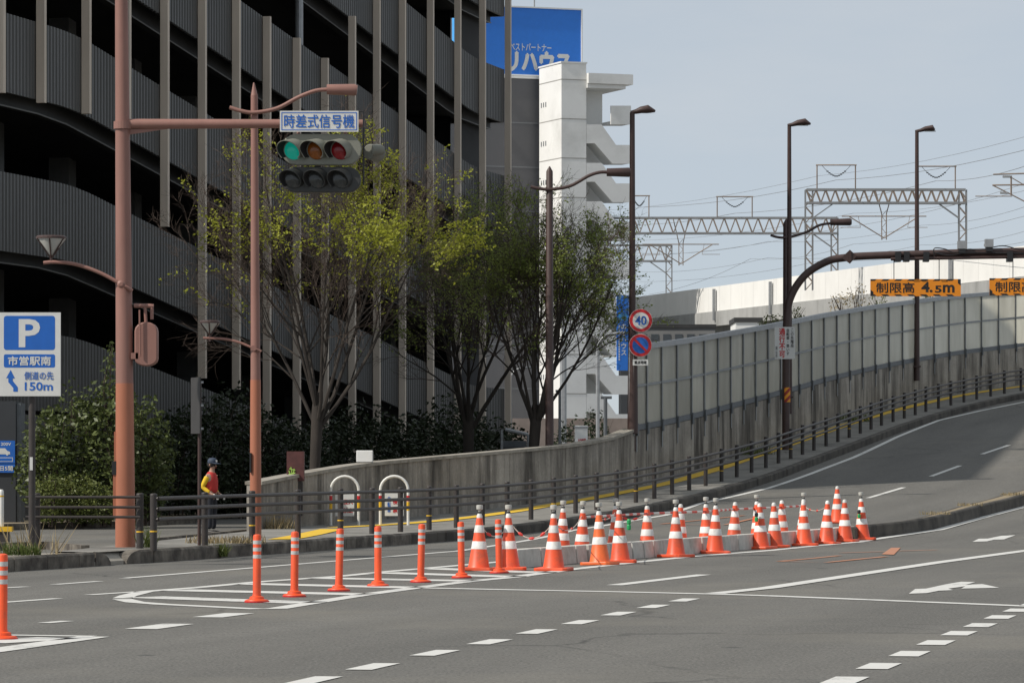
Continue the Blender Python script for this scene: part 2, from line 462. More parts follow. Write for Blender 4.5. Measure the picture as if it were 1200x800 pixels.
# ------------------------------------------------------------------ ground, road, kerbs, markings
_ws = [70, 77, 84, 92, 98, 104, 150, 165, 230]
_wo = [3.6, 3.5, 3.4, 2.7, 2.15, 1.8, 1.85, 2.1, 2.1]
def TW(s):
    return TF(s) - float(np.interp(s, _ws, _wo))
KH = .21                                   # kerb height
def ribbon(mb, f0, f1, ss, z0):            # horizontal strip between two lateral lines, following R(s)
    vs = []; fs = []
    for s in ss:
        vs += [ST(s, f0(s), R(s) + z0), ST(s, f1(s), R(s) + z0)]
    for i in range(len(ss) - 1):
        fs.append((2 * i, 2 * i + 1, 2 * i + 3, 2 * i + 2))
    mb.add(vs, fs)
def face_up(o):
    bm = bmesh.new(); bm.from_mesh(o.data); bmesh.ops.recalc_face_normals(bm, faces=bm.faces)
    bm.faces.ensure_lookup_table()
    if sum(f.normal.z * f.calc_area() for f in bm.faces) < 0: bmesh.ops.reverse_faces(bm, faces=bm.faces)
    bm.to_mesh(o.data); bm.free()

g = MB(); g.add([(-3000, -300, -.08), (3000, -300, -.08), (3000, 6000, -.08), (-3000, 6000, -.08)], [(0, 1, 2, 3)])
tag(g.build('ground', M['pavement']), kind='structure')
mb = MB()
ss = list(np.arange(-10, 72, 4.0)) + list(np.arange(72, 186, 1.0))
offL = [-75, -40, -20, -10, -4, -.16]
offR = [-.14, .4, 1.5, 3, 6, 10, 15, 22, 32, 50, 80]
vs = []; fs = []
nc = len(offL) + len(offR)
for s in ss:
    tw = TW(s)
    for o in offL: vs.append(ST(s, tw + o, 0.0))
    for o in offR: vs.append(ST(s, tw + o, R(s)))
for i in range(len(ss) - 1):
    for j in range(nc - 1):
        a = i * nc + j
        fs.append((a, a + 1, a + nc + 1, a + nc))
mb.add(vs, fs)
road = mb.build('road', M['asphalt']); face_up(road)
tag(road, kind='structure')
for p in road.data.polygons: p.use_smooth = True

def mark(name, pts, w, mat='white_paint', dz=.006, sub=0):
    """painted line of width w through world points, draped on the road"""
    pts = [Vector(p) for p in pts]
    if sub:
        q = []
        for a, b in zip(pts, pts[1:]):
            n = max(1, int((b - a).length / sub))
            q += [a.lerp(b, i / n) for i in range(n)]
        pts = q + [pts[-1]]
    m = MB(); vs = []; fs = []
    for i, p in enumerate(pts):
        d = (pts[min(i + 1, len(pts) - 1)] - pts[max(i - 1, 0)]); d.z = 0; d.normalize()
        n = Vector((d.y, -d.x, 0)) * (w / 2)
        for sg in (-1, 1):
            v = p + n * sg; v.z = R(inv(v)[0]) + dz
            vs.append(v)
    for i in range(len(pts) - 1): fs.append((2 * i, 2 * i + 1, 2 * i + 3, 2 * i + 2))
    m.add(vs, fs); o = m.build(name, M[mat], road); face_up(o); return o
def mark_poly(name, pxs, mat='white_paint', dz=.007):
    m = MB(); vs = [G(*p) for p in pxs]
    for v in vs: v.z += dz
    m.add(vs, [tuple(range(len(vs)))]); o = m.build(name, M[mat], road); face_up(o)
    return o
def gl(pxs): return [G(*p) for p in pxs]
# left edge line of the road up the ramp
mark('edge_line', gl([(145, 677.5), (295, 665.4), (420, 655), (537, 645.5), (600, 636)]), .15, sub=3)
mark('edge_line', gl([(600, 636), (670, 621.5), (735, 611), (780, 603.5), (820, 590), (900, 572), (950, 555), (1000, 536), (1050, 512.5), (1100, 492.5), (1150, 481), (1200, 471), (1240, 464)]), .16, sub=2)
# island outline and its diagonal stripes
mark('island_line', gl([(143, 701), (150, 698), (170, 693), (230, 688.5), (306, 681.5), (400, 675), (450, 670), (537, 662.5), (600, 657)]), .22)
mark('island_line', gl([(143, 702), (158, 705.5), (190, 708), (240, 710.5), (300, 713.5), (325, 713), (362, 707), (425, 697), (485, 689), (550, 681), (600, 676.3), (632, 672), (670, 667), (742, 659), (810, 652), (850, 649), (900, 645), (960, 639), (1005, 635), (1022, 632), (1100, 620.5), (1150, 606.5), (1200, 593.5), (1240, 583)]), .23)
for a, b in (((168, 699.5), (364, 706.3)), ((205, 691.4), (427, 696.5)), ((290, 684), (487, 688.5)), ((372, 677.3), (552, 680.6)), ((447, 671), (604, 675.8)), ((503, 666), (640, 671))):
    mark('hatch_stripe', gl([a, b]), .62)
mark('hatch_line', gl([(110, 745.6), (-30, 743.6)]), .18)
mark('hatch_line', gl([(110, 746), (-30, 765.5)]), .30)
mark('hatch_stripe', gl([(70, 747.5), (-20, 753)]), .5)
for a, b, w in (((64, 684.8), (116, 681), .15), ((104, 697), (161, 693.3), .15), ((-10, 706.8), (68, 701.2), .15), ((-10, 689.6), (31, 687.4), .15), ((51, 730), (79, 727.6), .15),
                ((165, 737), (209, 731), .32), ((243, 723.3), (281, 718.5), .32)):
    mark('lane_dash', gl([a, b]), w)
guide = [(367, 797), (437, 781), (510, 765), (574, 752), (629, 740), (680, 729), (725, 719), (766, 710.5), (802, 703)]
gw = gl(guide)
for i, p in enumerate(gw):
    d = (gw[min(i + 1, len(gw) - 1)] - gw[max(i - 1, 0)]).normalized()
    mark('guide_dash', [p - d * .50, p + d * .50], .21)
guide2 = [(990, 797), (1030, 780.5), (1066, 766), (1097, 753), (1124, 742), (1149, 732.5), (1172, 723), (1193, 715), (1212, 708)]
gw = gl(guide2)
for i, p in enumerate(gw):
    d = (gw[min(i + 1, len(gw) - 1)] - gw[max(i - 1, 0)]).normalized()
    mark('guide_dash', [p - d * .46, p + d * .46], .25)
mark('lane_line', gl([(495, 688.8), (600, 691), (725, 693.4), (835, 696), (900, 698), (1050, 704), (1200, 710), (1240, 711.5)]), .27)
mark('lane_line', gl([(836, 695.8), (900, 689), (1000, 674), (1100, 659), (1200, 645.5), (1250, 639.5)]), .26, dz=.009)
mark('lane_line', gl([(720, 685.6), (825, 673.2)]), .22)
for a, b in (((1017, 583.5), (1059, 571)), ((1091, 558), (1125, 545.5)), ((1151, 532), (1182, 521.5)), ((1204, 513), (1226, 506))):
    mark('lane_dash', gl([a, b]), .15)
z8 = lambda L: [(900 + x / 4, 560 + y / 4) for x, y in L]
mark_poly('lane_arrow', z8([(660, 543), (690, 521), (742, 519), (842, 497), (905, 487), (972, 488), (925, 502), (1003, 497), (1084, 515), (905, 519), (925, 508), (845, 519), (868, 526), (800, 529), (745, 540)]))
mark_poly('lane_arrow', z8([(958, 299), (988, 285), (1030, 284), (1095, 271), (1160, 268), (1105, 288), (1060, 289), (1025, 297)]))
mark('repair_marking', gl(z8([(50, 391), (200, 378), (335, 364)])), .12, 'orange_paint', .008)
mark('repair_marking', gl(z8([(50, 391), (270, 397), (410, 383), (550, 369)])), .14, 'orange_paint', .0095)
mark('repair_marking', gl(z8([(340, 352), (540, 346)])), .13, 'orange_paint', .010)
mark('repair_marking', gl(z8([(606, 343), (790, 338)])), .13, 'orange_paint', .010)
mark_poly('repair_marking', z8([(533, 359), (578, 328), (622, 328), (590, 361)]), 'orange_paint', .011)
mark('repair_marking', gl([(775, 614), (830, 608.5), (872, 604)]), .12, 'orange_paint', .010)
mark('repair_marking', gl([(790, 615), (850, 615), (890, 606)]), .12, 'orange_paint', .013)

# ---- kerb stones along the pavement
kerb = thing('kerb', None, None, ST(60, TK(60), 0)); tag(kerb, kind='structure')
k0 = MB(); L = .592
prof = [(0, -.06), (0, KH - .03), (-.03, KH), (-.19, KH), (-.19, -.06)]
k0.prism([Vector((x, -L / 2, z)) for x, z in prof], (0, L, 0))
stone_me = None; dark_me = None
random.seed(3)
n = 0
s = 40.0
while s < 112:
    if not (57.3 < s < 58.7):
        p0 = ST(s - .3, TK(s - .3), R(s - .3)); p1 = ST(s + .3, TK(s + .3), R(s + .3))
        c = (p0 + p1) / 2; d = p1 - p0
        if stone_me is None:
            o = k0.build('kerb_stone', M['concrete'], None); stone_me = o.data
        else:
            if s > 74 and not dark_me:
                dark_me = stone_me.copy(); dark_me.materials.clear(); dark_me.materials.append(M['kerb_stained'])
            o = bpy.data.objects.new('kerb_stone', dark_me or stone_me); COL.objects.link(o)
        o.parent = kerb
        o.location = c - wloc(kerb) + Vector((random.uniform(-.006, .006), random.uniform(-.006, .006), random.uniform(-.004, .004)))
        o.rotation_euler = (math.atan2(d.z, math.hypot(d.x, d.y)), 0, -math.atan2(d.x, d.y) + random.uniform(-.006, .006))
    s += .6
# sloped end stones at the gap beside the signal pole
for s0, sg in ((57.15, 1), (58.95, -1)):
    e = MB()
    pl = [(0, -.06), (0, KH)] + [(.62 * math.sin(a), KH * math.cos(a) * 1.0 - .0) for a in np.linspace(.15, PI / 2, 6)] + [(.62, -.06)]
    t0 = TK(s0)
    e.prism([ST(s0 + sg * a, t0 + .0, z) for a, z in pl], (ST(0, -.19) - ST(0, 0)))
    e.build('kerb_stone', M['concrete'], kerb)
e = MB(); e.hexa([ST(57.0, TK(58) - .30, -.05), ST(57.0, TK(58) - .03, -.05), ST(59.2, TK(58) - .03, -.05), ST(59.2, TK(58) - .30, -.05)],
                 [ST(57.0, TK(58) - .30, .209), ST(57.0, TK(58) - .03, .06), ST(59.2, TK(58) - .03, .06), ST(59.2, TK(58) - .30, .209)])
e.build('drain_apron', M['wall_cap'], kerb)
kf = MB(); sl = list(np.arange(112, 186, 2.0))
vs = []; fs = []
for s in sl:
    for o, z in ((0, -.06), (0, KH - .02), (-.03, KH), (-.19, KH)):
        vs.append(ST(s, TK(s) + o, R(s) + z))
for i in range(len(sl) - 1):
    for j in range(3):
        a = i * 4 + j; fs.append((a, a + 4, a + 5, a + 1))
kf.add(vs, fs); kf.build('ramp_kerb', M['kerb_stained'], kerb)

# ---- raised pavement between kerb and wall
mb = MB()
def back(s):
    return float(np.interp(s, [57.6, 59, 65.7, 75.8, 77.2], [-23.5, -23.7, -24.9, -26.65, -26.95])) if s < 77.2 else TW(s)
sl = [57.7] + list(np.arange(58.8, 185, 1.0))
vs = []; fs = []
for s in sl:
    vs += [ST(s, TK(s) - .18, R(s) + KH - .008), ST(s, back(s), R(s) + KH - .004), ST(s, back(s), -.05)]
for i in range(len(sl) - 1):
    a = 3 * i
    fs.append((a, a + 3, a + 4, a + 1))
    if sl[i] < 77: fs.append((a + 1, a + 4, a + 5, a + 2))
mb.add(vs, fs)
pave = mb.build('pavement', M['pavement']); tag(pave, kind='structure')
mb = MB()
vs = []; fs = []
sl = list(np.arange(36, 57.9, 1.0))
for s in sl:
    vs += [ST(s, TK(s) - .18, KH - .01), ST(s, TK(s) - 1.15, KH - .01), ST(s, TK(s) - 1.15, -.05)]
for i in range(len(sl) - 1):
    a = 3 * i; fs += [(a, a + 3, a + 4, a + 1), (a + 1, a + 4, a + 5, a + 2)]
mb.add(vs, fs); tag(mb.build('separator_island', M['wall_cap']), kind='structure')
# tactile yellow strip
def strip(name, pts, w, mat, par, dz=.004):
    m = MB(); vs = []; fs = []
    for i, p in enumerate(pts):
        d = (Vector(pts[min(i + 1, len(pts) - 1)]) - Vector(pts[max(i - 1, 0)])); d.z = 0; d.normalize()
        nn = Vector((d.y, -d.x, 0)) * w / 2
        vs += [Vector(p) - nn, Vector(p) + nn]
    for i in range(len(pts) - 1): fs.append((2 * i, 2 * i + 1, 2 * i + 3, 2 * i + 2))
    m.add(vs, fs); o = m.build(name, M[mat], par); face_up(o); return o
yl = [G(x, y, KH + .004) for x, y in ((330, 631.5), (360, 626), (390, 619.3))]
strip('tactile_strip', yl, .5, 'tactile', pave)
yl = [G(x, y, KH + .006) for x, y in ((392, 617.5), (440, 615), (480, 612.5), (520, 609), (560, 604.5), (600, 599), (640, 592), (690, 584), (745, 573.5))]
yl += [ST(s, TF(s) - 1.28, R(s) + KH + .006) for s in np.arange(104, 184, 2.0)]
strip('tactile_strip', yl, .42, 'tactile', pave)

# ---- block median with separate concrete blocks, then the continuous kerbed median
A = G(607, 665.3); B = G(1003, 632.4)
med = thing('block_median', 'row of short grey concrete blocks between traffic cones and the ramp', 'barrier', A)
d = (B - A); nb = int(d.length / .6); d.normalize(); nn = Vector((-d.y, d.x, 0))
if nn.x > 0: nn = -nn
k0 = MB(); w, h, l = .26, .275, .562
k0.hexa([(-w, -l / 2, -.01), (0, -l / 2, -.01), (0, l / 2, -.01), (-w, l / 2, -.01)], [(-w + .02, -l / 2, h), (-.03, -l / 2, h), (-.03, l / 2, h), (-w + .02, l / 2, h)])
bme = []
M['block_b'] = simple('block_concrete_pinkish', (.54, .46, .42), .9, var=.16, scale=5, grime=(.33, .27, .23), gs=1.5, bump=.3, bscale=40, ws=True)
for i in range(2):
    o = k0.build('concrete_block', M['block' if i == 0 else 'block_b'], None, bevel=.012); bme.append(o)
random.seed(8)
for i in range(nb + 1):
    o = bme[0 if random.random() < .6 else 1].copy(); COL.objects.link(o)
    o.parent = med
    p = A + d * (.6 * (i + .5)); p.z = R(inv(p)[0])
    o.location = p - wloc(med) + Vector((random.uniform(-.02, .02), random.uniform(-.02, .02), 0))
    o.rotation_euler = (0, 0, math.atan2(-d.x, d.y) + random.uniform(-.03, .03))
for o in bme: bpy.data.objects.remove(o)
mp = [G(x, y) for x, y in ((1003, 633.5), (1022, 630.0), (1060, 626), (1100, 619), (1150, 605.5), (1200, 592.5), (1250, 579.5))]
dlast = (mp[-1] - mp[-3]); dlast.z = 0; dlast.normalize()
for i in range(1, 18):
    q = mp[6] + dlast * 3.0 * i; q.z = R(inv(q)[0]); mp.append(q)
fine = []
for a, b in zip(mp, mp[1:]):
    m_ = max(1, int((b - a).length / 1.2))
    for i in range(m_):
        q = a.lerp(b, i / m_); q.z = R(inv(q)[0]); fine.append(q)
mb = MB(); mt = MB(); vs = []; fs = []; vt = []; ft = []
for i, p in enumerate(fine):
    dd = (fine[min(i + 1, len(fine) - 1)] - fine[max(i - 1, 0)]); dd.z = 0; dd.normalize()
    nl = Vector((-dd.y, dd.x, 0))
    w = float(np.interp(i, [0, 6, 20, 60], [.3, .5, .8, .9]))
    z0 = p.z
    vs += [p + Vector((0, 0, -.05)), p + Vector((0, 0, .24)) + nl * .03, p + Vector((0, 0, .27)) + nl * .06, p + nl * .17 + Vector((0, 0, .27)),
           p + nl * (w - .17) + Vector((0, 0, .25)), p + nl * w + Vector((0, 0, .23)), p + nl * (w + .02) + Vector((0, 0, -.05))]
    vt += [p + nl * .17 + Vector((0, 0, .268)), p + nl * (w - .17) + Vector((0, 0, .252))]
for i in range(len(fine) - 1):
    for j in (0, 1, 2, 4, 5):
        a = 7 * i + j; fs.append((a, a + 7, a + 8, a + 1))
    ft.append((2 * i, 2 * i + 2, 2 * i + 3, 2 * i + 1))
fs.append(tuple(range(7)))
mb.add(vs, fs); mt.add(vt, ft)
om = mb.build('kerbed_median', M['kerb_stained']); tag(om, kind='structure')
mt.build('median_soil', M['dirt'], om)

# ---- retaining wall with its cap, weathered concrete panels
def wall_top(s):
    if s < 103.2: return float(np.interp(s, [77, 78.2, 81.5, 84.4, 92, 98.2, 103.2], [1.10, 1.18, 1.36, 1.50, 1.75, 1.96, 2.28]))
    return R(s) + KH + 1.45
wall = thing('retaining_wall', 'stained grey concrete retaining wall climbing along the ramp pavement', 'wall', ST(77.2, TW(77.2), 0))
edges = list(np.arange(77.2, 103.2, 2.0)) + [103.2]
bar_px = [748, 757.5, 775, 793, 810, 825, 841, 856, 870.6, 885, 899.8, 914.6, 925, 936, 951, 965.5, 980.6, 995.4, 1010.4, 1025.6, 1041.6, 1057.5, 1074, 1094.5, 1112, 1130.8, 1150, 1170, 1190, 1211, 1233]
def wall_s(px):
    lo, hi = 85.0, 184.0
    for _ in range(50):
        m_ = .5 * (lo + hi); p = ST(m_, TW(m_))
        if 600 + FPX * p.x / p.y < px: lo = m_
        else: hi = m_
    return .5 * (lo + hi)
bar_s = [wall_s(p) for p in bar_px]
bar_s[0] = 103.25
edges += [s for s in bar_s[1:]]
while edges[-1] < 184: edges.append(edges[-1] + 2.0)
for a, b in zip(edges, edges[1:]):
    a2, b2 = a + .012, b - .012
    m = MB()
    fb = -.05 if b < 103 else None
    za, zb = (R(a) + KH - .15 if fb is None else fb), (R(b) + KH - .15 if fb is None else fb)
    ta, tb = TW(a2), TW(b2)
    m.hexa([ST(a2, ta - .30, min(za, 0) - .05), ST(a2, ta, za), ST(b2, tb, zb), ST(b2, tb - .30, min(zb, 0) - .05)],
           [ST(a2, ta - .30, wall_top(a)), ST(a2, ta, wall_top(a)), ST(b2, tb, wall_top(b)), ST(b2, tb - .30, wall_top(b))])
    m.build('concrete_panel', M['wall'], wall)
m = MB(); vs = []; fs = []
cs = [s for s in edges if s <= 103.3]
for s in cs:
    for o, z in ((.035, -.0), (.035, .07), (-.335, .07), (-.335, 0)):
        vs.append(ST(s, TW(s) + o, wall_top(s) + .003 + z))
for i in range(len(cs) - 1):
    for j in range(4):
        a = 4 * i + j; b = 4 * i + (j + 1) % 4
        fs.append((a, a + 4, b + 4, b))
fs += [(0, 1, 2, 3)]
m.add(vs, fs); m.build('coping', M['wall_cap'], wall)

# ---- translucent noise barrier standing on the wall
def panel_mat():
    mm, nt, b = new_mat('frosted_barrier_panel')
    f = noise_tex(nt, coords(nt, (1, 1, .35), world_space=True), 1.1, 5, .65)
    c = ramp(nt, f, .3, .72, (.76, .74, .665), (.94, .92, .85))
    c = obj_random(nt, c, .07)
    nt.links.new(c, b.inputs['Base Color']); b.inputs['Roughness'].default_value = .22
    tr = nd(nt, 'ShaderNodeBsdfTranslucent'); nt.links.new(c, tr.inputs[0])
    mx = nd(nt, 'ShaderNodeMixShader'); mx.inputs[0].default_value = .66
    nt.links.new(b.outputs[0], mx.inputs[1]); nt.links.new(tr.outputs[0], mx.inputs[2])
    nt.links.new(mx.outputs[0], nt.nodes['Material Output'].inputs[0])
    return mm
M['panel'] = panel_mat()
bar = thing('noise_barrier', 'tall frosted panel noise barrier in grey frames on top of the ramp wall', 'barrier', ST(bar_s[0], TW(bar_s[0]), wall_top(bar_s[0])))
BH = 2.22
ext = bar_s[:]
while ext[-1] < 182: ext.append(ext[-1] + 2.0)
for i, s in enumerate(ext):
    z0 = wall_top(s); m = MB()
    c = lambda o, ds: (s + ds, TW(s) + o)
    def bx(m, s0, s1, o0, o1, za, zb):
        m.hexa([ST(s0, TW(s) + o0, za), ST(s0, TW(s) + o1, za), ST(s1, TW(s) + o1, za), ST(s1, TW(s) + o0, za)],
               [ST(s0, TW(s) + o0, zb), ST(s0, TW(s) + o1, zb), ST(s1, TW(s) + o1, zb), ST(s1, TW(s) + o0, zb)])
    bx(m, s - .045, s + .045, .02, .035, z0 - .55, z0 + BH)
    bx(m, s - .045, s + .045, -.10, -.085, z0 + .01, z0 + BH)
    bx(m, s - .008, s + .008, -.084, .019, z0 + .01, z0 + BH)
    m.build('post', M['grey_steel'], bar)
    m = MB(); bx(m, s - .07, s + .07, .037, .075, z0 - .12, z0 + .2)
    m.build('bracket', M['dark_steel'], bar)
for a, b in zip(ext, ext[1:]):
    a2, b2 = a + .03, b - .03
    def rail(m, o0, o1, z0, z1, aa=a2, bb=b2):
        m.hexa([ST(aa, TW(aa) + o0, wall_top(aa) + z0), ST(aa, TW(aa) + o1, wall_top(aa) + z0), ST(bb, TW(bb) + o1, wall_top(bb) + z0), ST(bb, TW(bb) + o0, wall_top(bb) + z0)],
               [ST(aa, TW(aa) + o0, wall_top(aa) + z1), ST(aa, TW(aa) + o1, wall_top(aa) + z1), ST(bb, TW(bb) + o1, wall_top(bb) + z1), ST(bb, TW(bb) + o0, wall_top(bb) + z1)])
    m = MB(); rail(m, -.06, .012, .02, .17, a + .06, b - .06); m.build('bottom_rail', M['dark_steel'], bar)
    m = MB(); rail(m, -.05, .014, 1.17, 1.235, a + .012, b - .012); m.build('middle_rail', M['grey_steel'], bar)
    m = MB(); rail(m, -.03, -.016, .17, 1.17); m.build('panel', M['panel'], bar)
    m = MB(); rail(m, -.03, -.016, 1.235, BH - .06); m.build('panel', M['panel'], bar)
    m = MB(); rail(m, -.11, .06, BH - .055, BH + .085, a - .005, b - .006); m.build('top_rail', M['steel'], bar)
# end frame of the barrier
m = MB(); s = bar_s[0] - .16
m.hexa([ST(s - .1, TW(s) - .12, wall_top(103)), ST(s - .1, TW(s) + .02, wall_top(103)), ST(s + .05, TW(s) + .02, wall_top(103)), ST(s + .05, TW(s) - .12, wall_top(103))],
       [ST(s - .1, TW(s) - .12, wall_top(103.3) + BH), ST(s - .1, TW(s) + .02, wall_top(103.3) + BH), ST(s + .05, TW(s) + .02, wall_top(103.3) + BH), ST(s + .05, TW(s) - .12, wall_top(103.3) + BH)])
m.build('end_post', M['grey_steel'], bar)

# ---- pipe guard fence along the pavement edge
M['rail_metal'] = simple('worn_brown_rail_paint', (.046, .038, .034), .5, var=.2, scale=3)
fence = thing('guard_fence', 'long dark brown three rail pipe fence along the ramp pavement', 'fence', ST(59.5, TF(59.5), KH))
fp = [inv(p) for p in ((-5.665, 63.39), (-5.081, 66.335), (-4.488, 69.276), (-3.856, 72.21), (-3.213, 75.14), (-2.689, 77.07))]
fp += [(s, TF(s)) for s in np.arange(75.5, 176, 2.0)]
def fence_post(par, p, band, h=.88, r=.056):
    m = MB(); m.sm = True
    m.lathe(p, [(r, -.03), (r, h - .03), (r * 1.05, h - .028), (r * .95, h - .008), (r * .55, h)], 12)
    o = m.build('post', M['dark_metal'], par)
    if band:
        b = MB(); b.lathe(p + Vector((0, 0, .27)), [(r * 1.04, 0), (r * 1.04, .022)], 12); b.build('reflective_band', M['yellow'], o)
    return o
for i, (s, t) in enumerate(fp):
    fence_post(fence, ST(s, t, R(s) + KH), i in (0, 2, 4, 7, 12, 16, 21, 26, 31, 36, 41))
for h in (.80, .635, .47):
    m = MB(); m.sm = True
    m.tube([ST(s, t + .075, R(s) + KH + h) for s, t in fp], .034, 8)
    m.build('rail', M['rail_metal'], fence)
m = MB()
for i, (s, t) in enumerate(fp):
    for h in (.80, .635, .47):
        m.lathe(ST(s, t + .03, R(s) + KH + h), [(.03, 0), (.03, .05)], 8, (UY, -UX, 0))
o = m.build('clamps', M['dark_metal'], fence); o['kind'] = 'stuff'
# ------------------------------------------------------------------ buildings
V = Vector
UP = V((0, 0, 1))
# ---- parking garage: straight facade receding to the right, ramped bands
GA = V((-12.74, 99.27)); gd = V((.2423, .9702)).normalized(); gi = V((-gd.y, gd.x))      # along, inward
def ga(px): return on_line(px, GA, gd)
def GP(a, depth, z): return V((GA.x + gd.x * a + gi.x * depth, GA.y + gd.y * a + gi.y * depth, z))
_ga = np.arange(-4, 60, .25)
_gd = np.interp(_ga, [5.6, 47.0], [0, 4.5])
_gd = np.convolve(np.pad(_gd, 6, mode='edge'), np.ones(13) / 13, mode='valid')
def GD(a): return float(np.interp(a, _ga, _gd))
rib = rib_mat('dark_ribbed_cladding', (.068, .066, .063), gd, .105)
M['gcol'] = simple('beige_column_paint', (.60, .51, .42), .7, var=.1, scale=1.5, stretch=(1, 1, .3), ws=True)
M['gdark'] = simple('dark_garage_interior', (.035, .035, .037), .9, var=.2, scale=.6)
M['gpillar'] = simple('grey_inner_pillar', (.16, .16, .16), .8, var=.15)
M['gbeam'] = simple('dark_steel_beam', (.034, .034, .035), .7, var=.2, scale=1)
M['gtrim'] = simple('pale_edge_trim', (.20, .20, .195), .6, var=.1)
gar = thing('parking_garage', 'large dark ribbed parking garage with beige columns and black open decks', 'building', GP(0, 0, 0))
col_px = [-3, 45, 98, 145, 190, 234, 274, 310, 345, 378, 410, 439, 469, 502, 534, 563, 593]
ca = [ga(p) for p in col_px]
levels = [4.85, 8.79, 12.76, 16.71, 20.66, 24.61]
PH = 1.97
def strip_box(m, a0, a1, d0, d1, zb, zt, n=3):
    aa = np.linspace(a0, a1, n + 1)
    vs = []; fs = []
    for a in aa:
        D = GD(a)
        vs += [GP(a, d0, zb - D), GP(a, d1, zb - D), GP(a, d1, zt - D), GP(a, d0, zt - D)]
    for i in range(n):
        for j in range(4):
            p = 4 * i + j; q = 4 * i + (j + 1) % 4
            fs.append((p, q, q + 4, p + 4))
    fs += [(3, 2, 1, 0), (4 * n, 4 * n + 1, 4 * n + 2, 4 * n + 3)]
    m.add(vs, fs)
def rib_panel(m, a0, a1, zb, zt, pitch=.24, dep=.06):
    n = max(1, round((a1 - a0) / pitch)); aa = []; dd = []
    for i in range(n):
        b_ = a0 + (a1 - a0) * i / n; w_ = (a1 - a0) / n
        for u, d_ in ((0, .04 + dep), (.18, .04), (.62, .04), (.80, .04 + dep)): aa.append(b_ + w_ * u); dd.append(d_)
    aa.append(a1); dd.append(.04 + dep)
    vs = []; fs = []
    for a, d_ in zip(aa, dd): vs += [GP(a, d_, zb - GD(a)), GP(a, d_, zt - GD(a)), GP(a, .15, zt - GD(a)), GP(a, .15, zb - GD(a))]
    for i in range(len(aa) - 1):
        p = 4 * i; fs += [(p, p + 4, p + 5, p + 1), (p + 1, p + 5, p + 6, p + 2), (p + 2, p + 6, p + 7, p + 3), (p + 3, p + 7, p + 4, p)]
    m.add(vs, fs)
for L in levels:
    for i in range(len(ca) - 1):
        m = MB(); rib_panel(m, ca[i] + .012, ca[i + 1] - .012, L - PH, L); m.build('cladding_panel', rib, gar)
    m = MB(); strip_box(m, 0, ca[-1], .60, .85, L - PH - .22, L - PH + .25, 24); m.build('edge_beam', M['gbeam'], gar)
    m = MB(); strip_box(m, 0, ca[-1], .57, .598, L - PH - .24, L - PH - .205, 24); m.build('beam_trim', M['gtrim'], gar)
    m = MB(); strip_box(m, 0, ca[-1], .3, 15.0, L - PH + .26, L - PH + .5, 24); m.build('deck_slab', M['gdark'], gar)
H = 27.2
def col_box(m, a, z0, z1, w=.16, out=.19):
    m.hexa([GP(a - w / 2, -out, z0), GP(a - w / 2, .03, z0), GP(a + w / 2, .03, z0), GP(a + w / 2, -out, z0)],
           [GP(a - w / 2, -out, z1), GP(a - w / 2, .03, z1), GP(a + w / 2, .03, z1), GP(a + w / 2, -out, z1)])
for i, (p, a) in enumerate(zip(col_px, ca)):
    z0, z1 = 0.0, H - .5
    if p <= 98: z0 = 10.70
    elif p == 145: z0 = 10.55
    elif p == 190: z0 = 8.1
    elif p == 234: z0 = 3.96
    elif p == 274: z0 = 3.7
    if p in (310, 345, 378): z1 = 16.71 - GD(a) - .0
    if p == 410: z1 = 20.66 - PH - GD(a)
    m = MB(); col_box(m, a, z0, z1)
    m.build('column', M['gcol'], gar)
    if p in (310, 345, 378):
        m = MB(); col_box(m, a, 20.66 - PH - GD(a) + .3, H - .5); m.build('column', M['gcol'], gar)
m = MB(); a = ga(368.5)
m.tube([GP(a, .5, 12.5), GP(a, .5, 18.8)], .13, 10); m.build('steel_post', M['steel'], gar)
for k_ in range(9):
    a = 2.5 + 5.6 * k_; m = MB(); m.hexa([GP(a, 3.2, 0), GP(a, 3.8, 0), GP(a + .6, 3.8, 0), GP(a + .6, 3.2, 0)], [GP(a, 3.2, H - .7), GP(a, 3.8, H - .7), GP(a + .6, 3.8, H - .7), GP(a + .6, 3.2, H - .7)]); m.build('inner_pillar', M['gpillar'], gar)
# interior back wall, end walls, roof
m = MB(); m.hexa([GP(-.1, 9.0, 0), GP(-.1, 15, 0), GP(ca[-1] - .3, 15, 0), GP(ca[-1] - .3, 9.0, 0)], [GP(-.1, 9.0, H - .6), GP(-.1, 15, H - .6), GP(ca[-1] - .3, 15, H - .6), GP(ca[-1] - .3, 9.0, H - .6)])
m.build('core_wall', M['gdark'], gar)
m = MB(); m.hexa([GP(-.35, .0, 0), GP(-.35, 14.9, 0), GP(-.16, 14.9, 0), GP(-.16, .0, 0)], [GP(-.35, .0, H - .55), GP(-.35, 14.9, H - .55), GP(-.16, 14.9, H - .55), GP(-.16, .0, H - .55)])
m.build('end_wall', rib, gar)
a1 = ca[-1]
m = MB(); m.hexa([GP(a1 - .15, 2.1, 0), GP(a1 - .15, 14.9, 0), GP(a1 + .05, 14.9, 0), GP(a1 + .05, 2.1, 0)], [GP(a1 - .15, 2.1, H - .55), GP(a1 - .15, 14.9, H - .55), GP(a1 + .05, 14.9, H - .55), GP(a1 + .05, 2.1, H - .55)])
m.build('end_wall', rib, gar)
for L in levels:
    z1 = L - 4.5
    m = MB(); m.hexa([GP(a1 - .08, .16, z1 - PH), GP(a1 - .08, 2.09, z1 - PH), GP(a1 + .02, 2.09, z1 - PH), GP(a1 + .02, .16, z1 - PH)], [GP(a1 - .08, .16, z1), GP(a1 - .08, 2.09, z1), GP(a1 + .02, 2.09, z1), GP(a1 + .02, .16, z1)])
    m.build('cladding_panel', rib, gar)
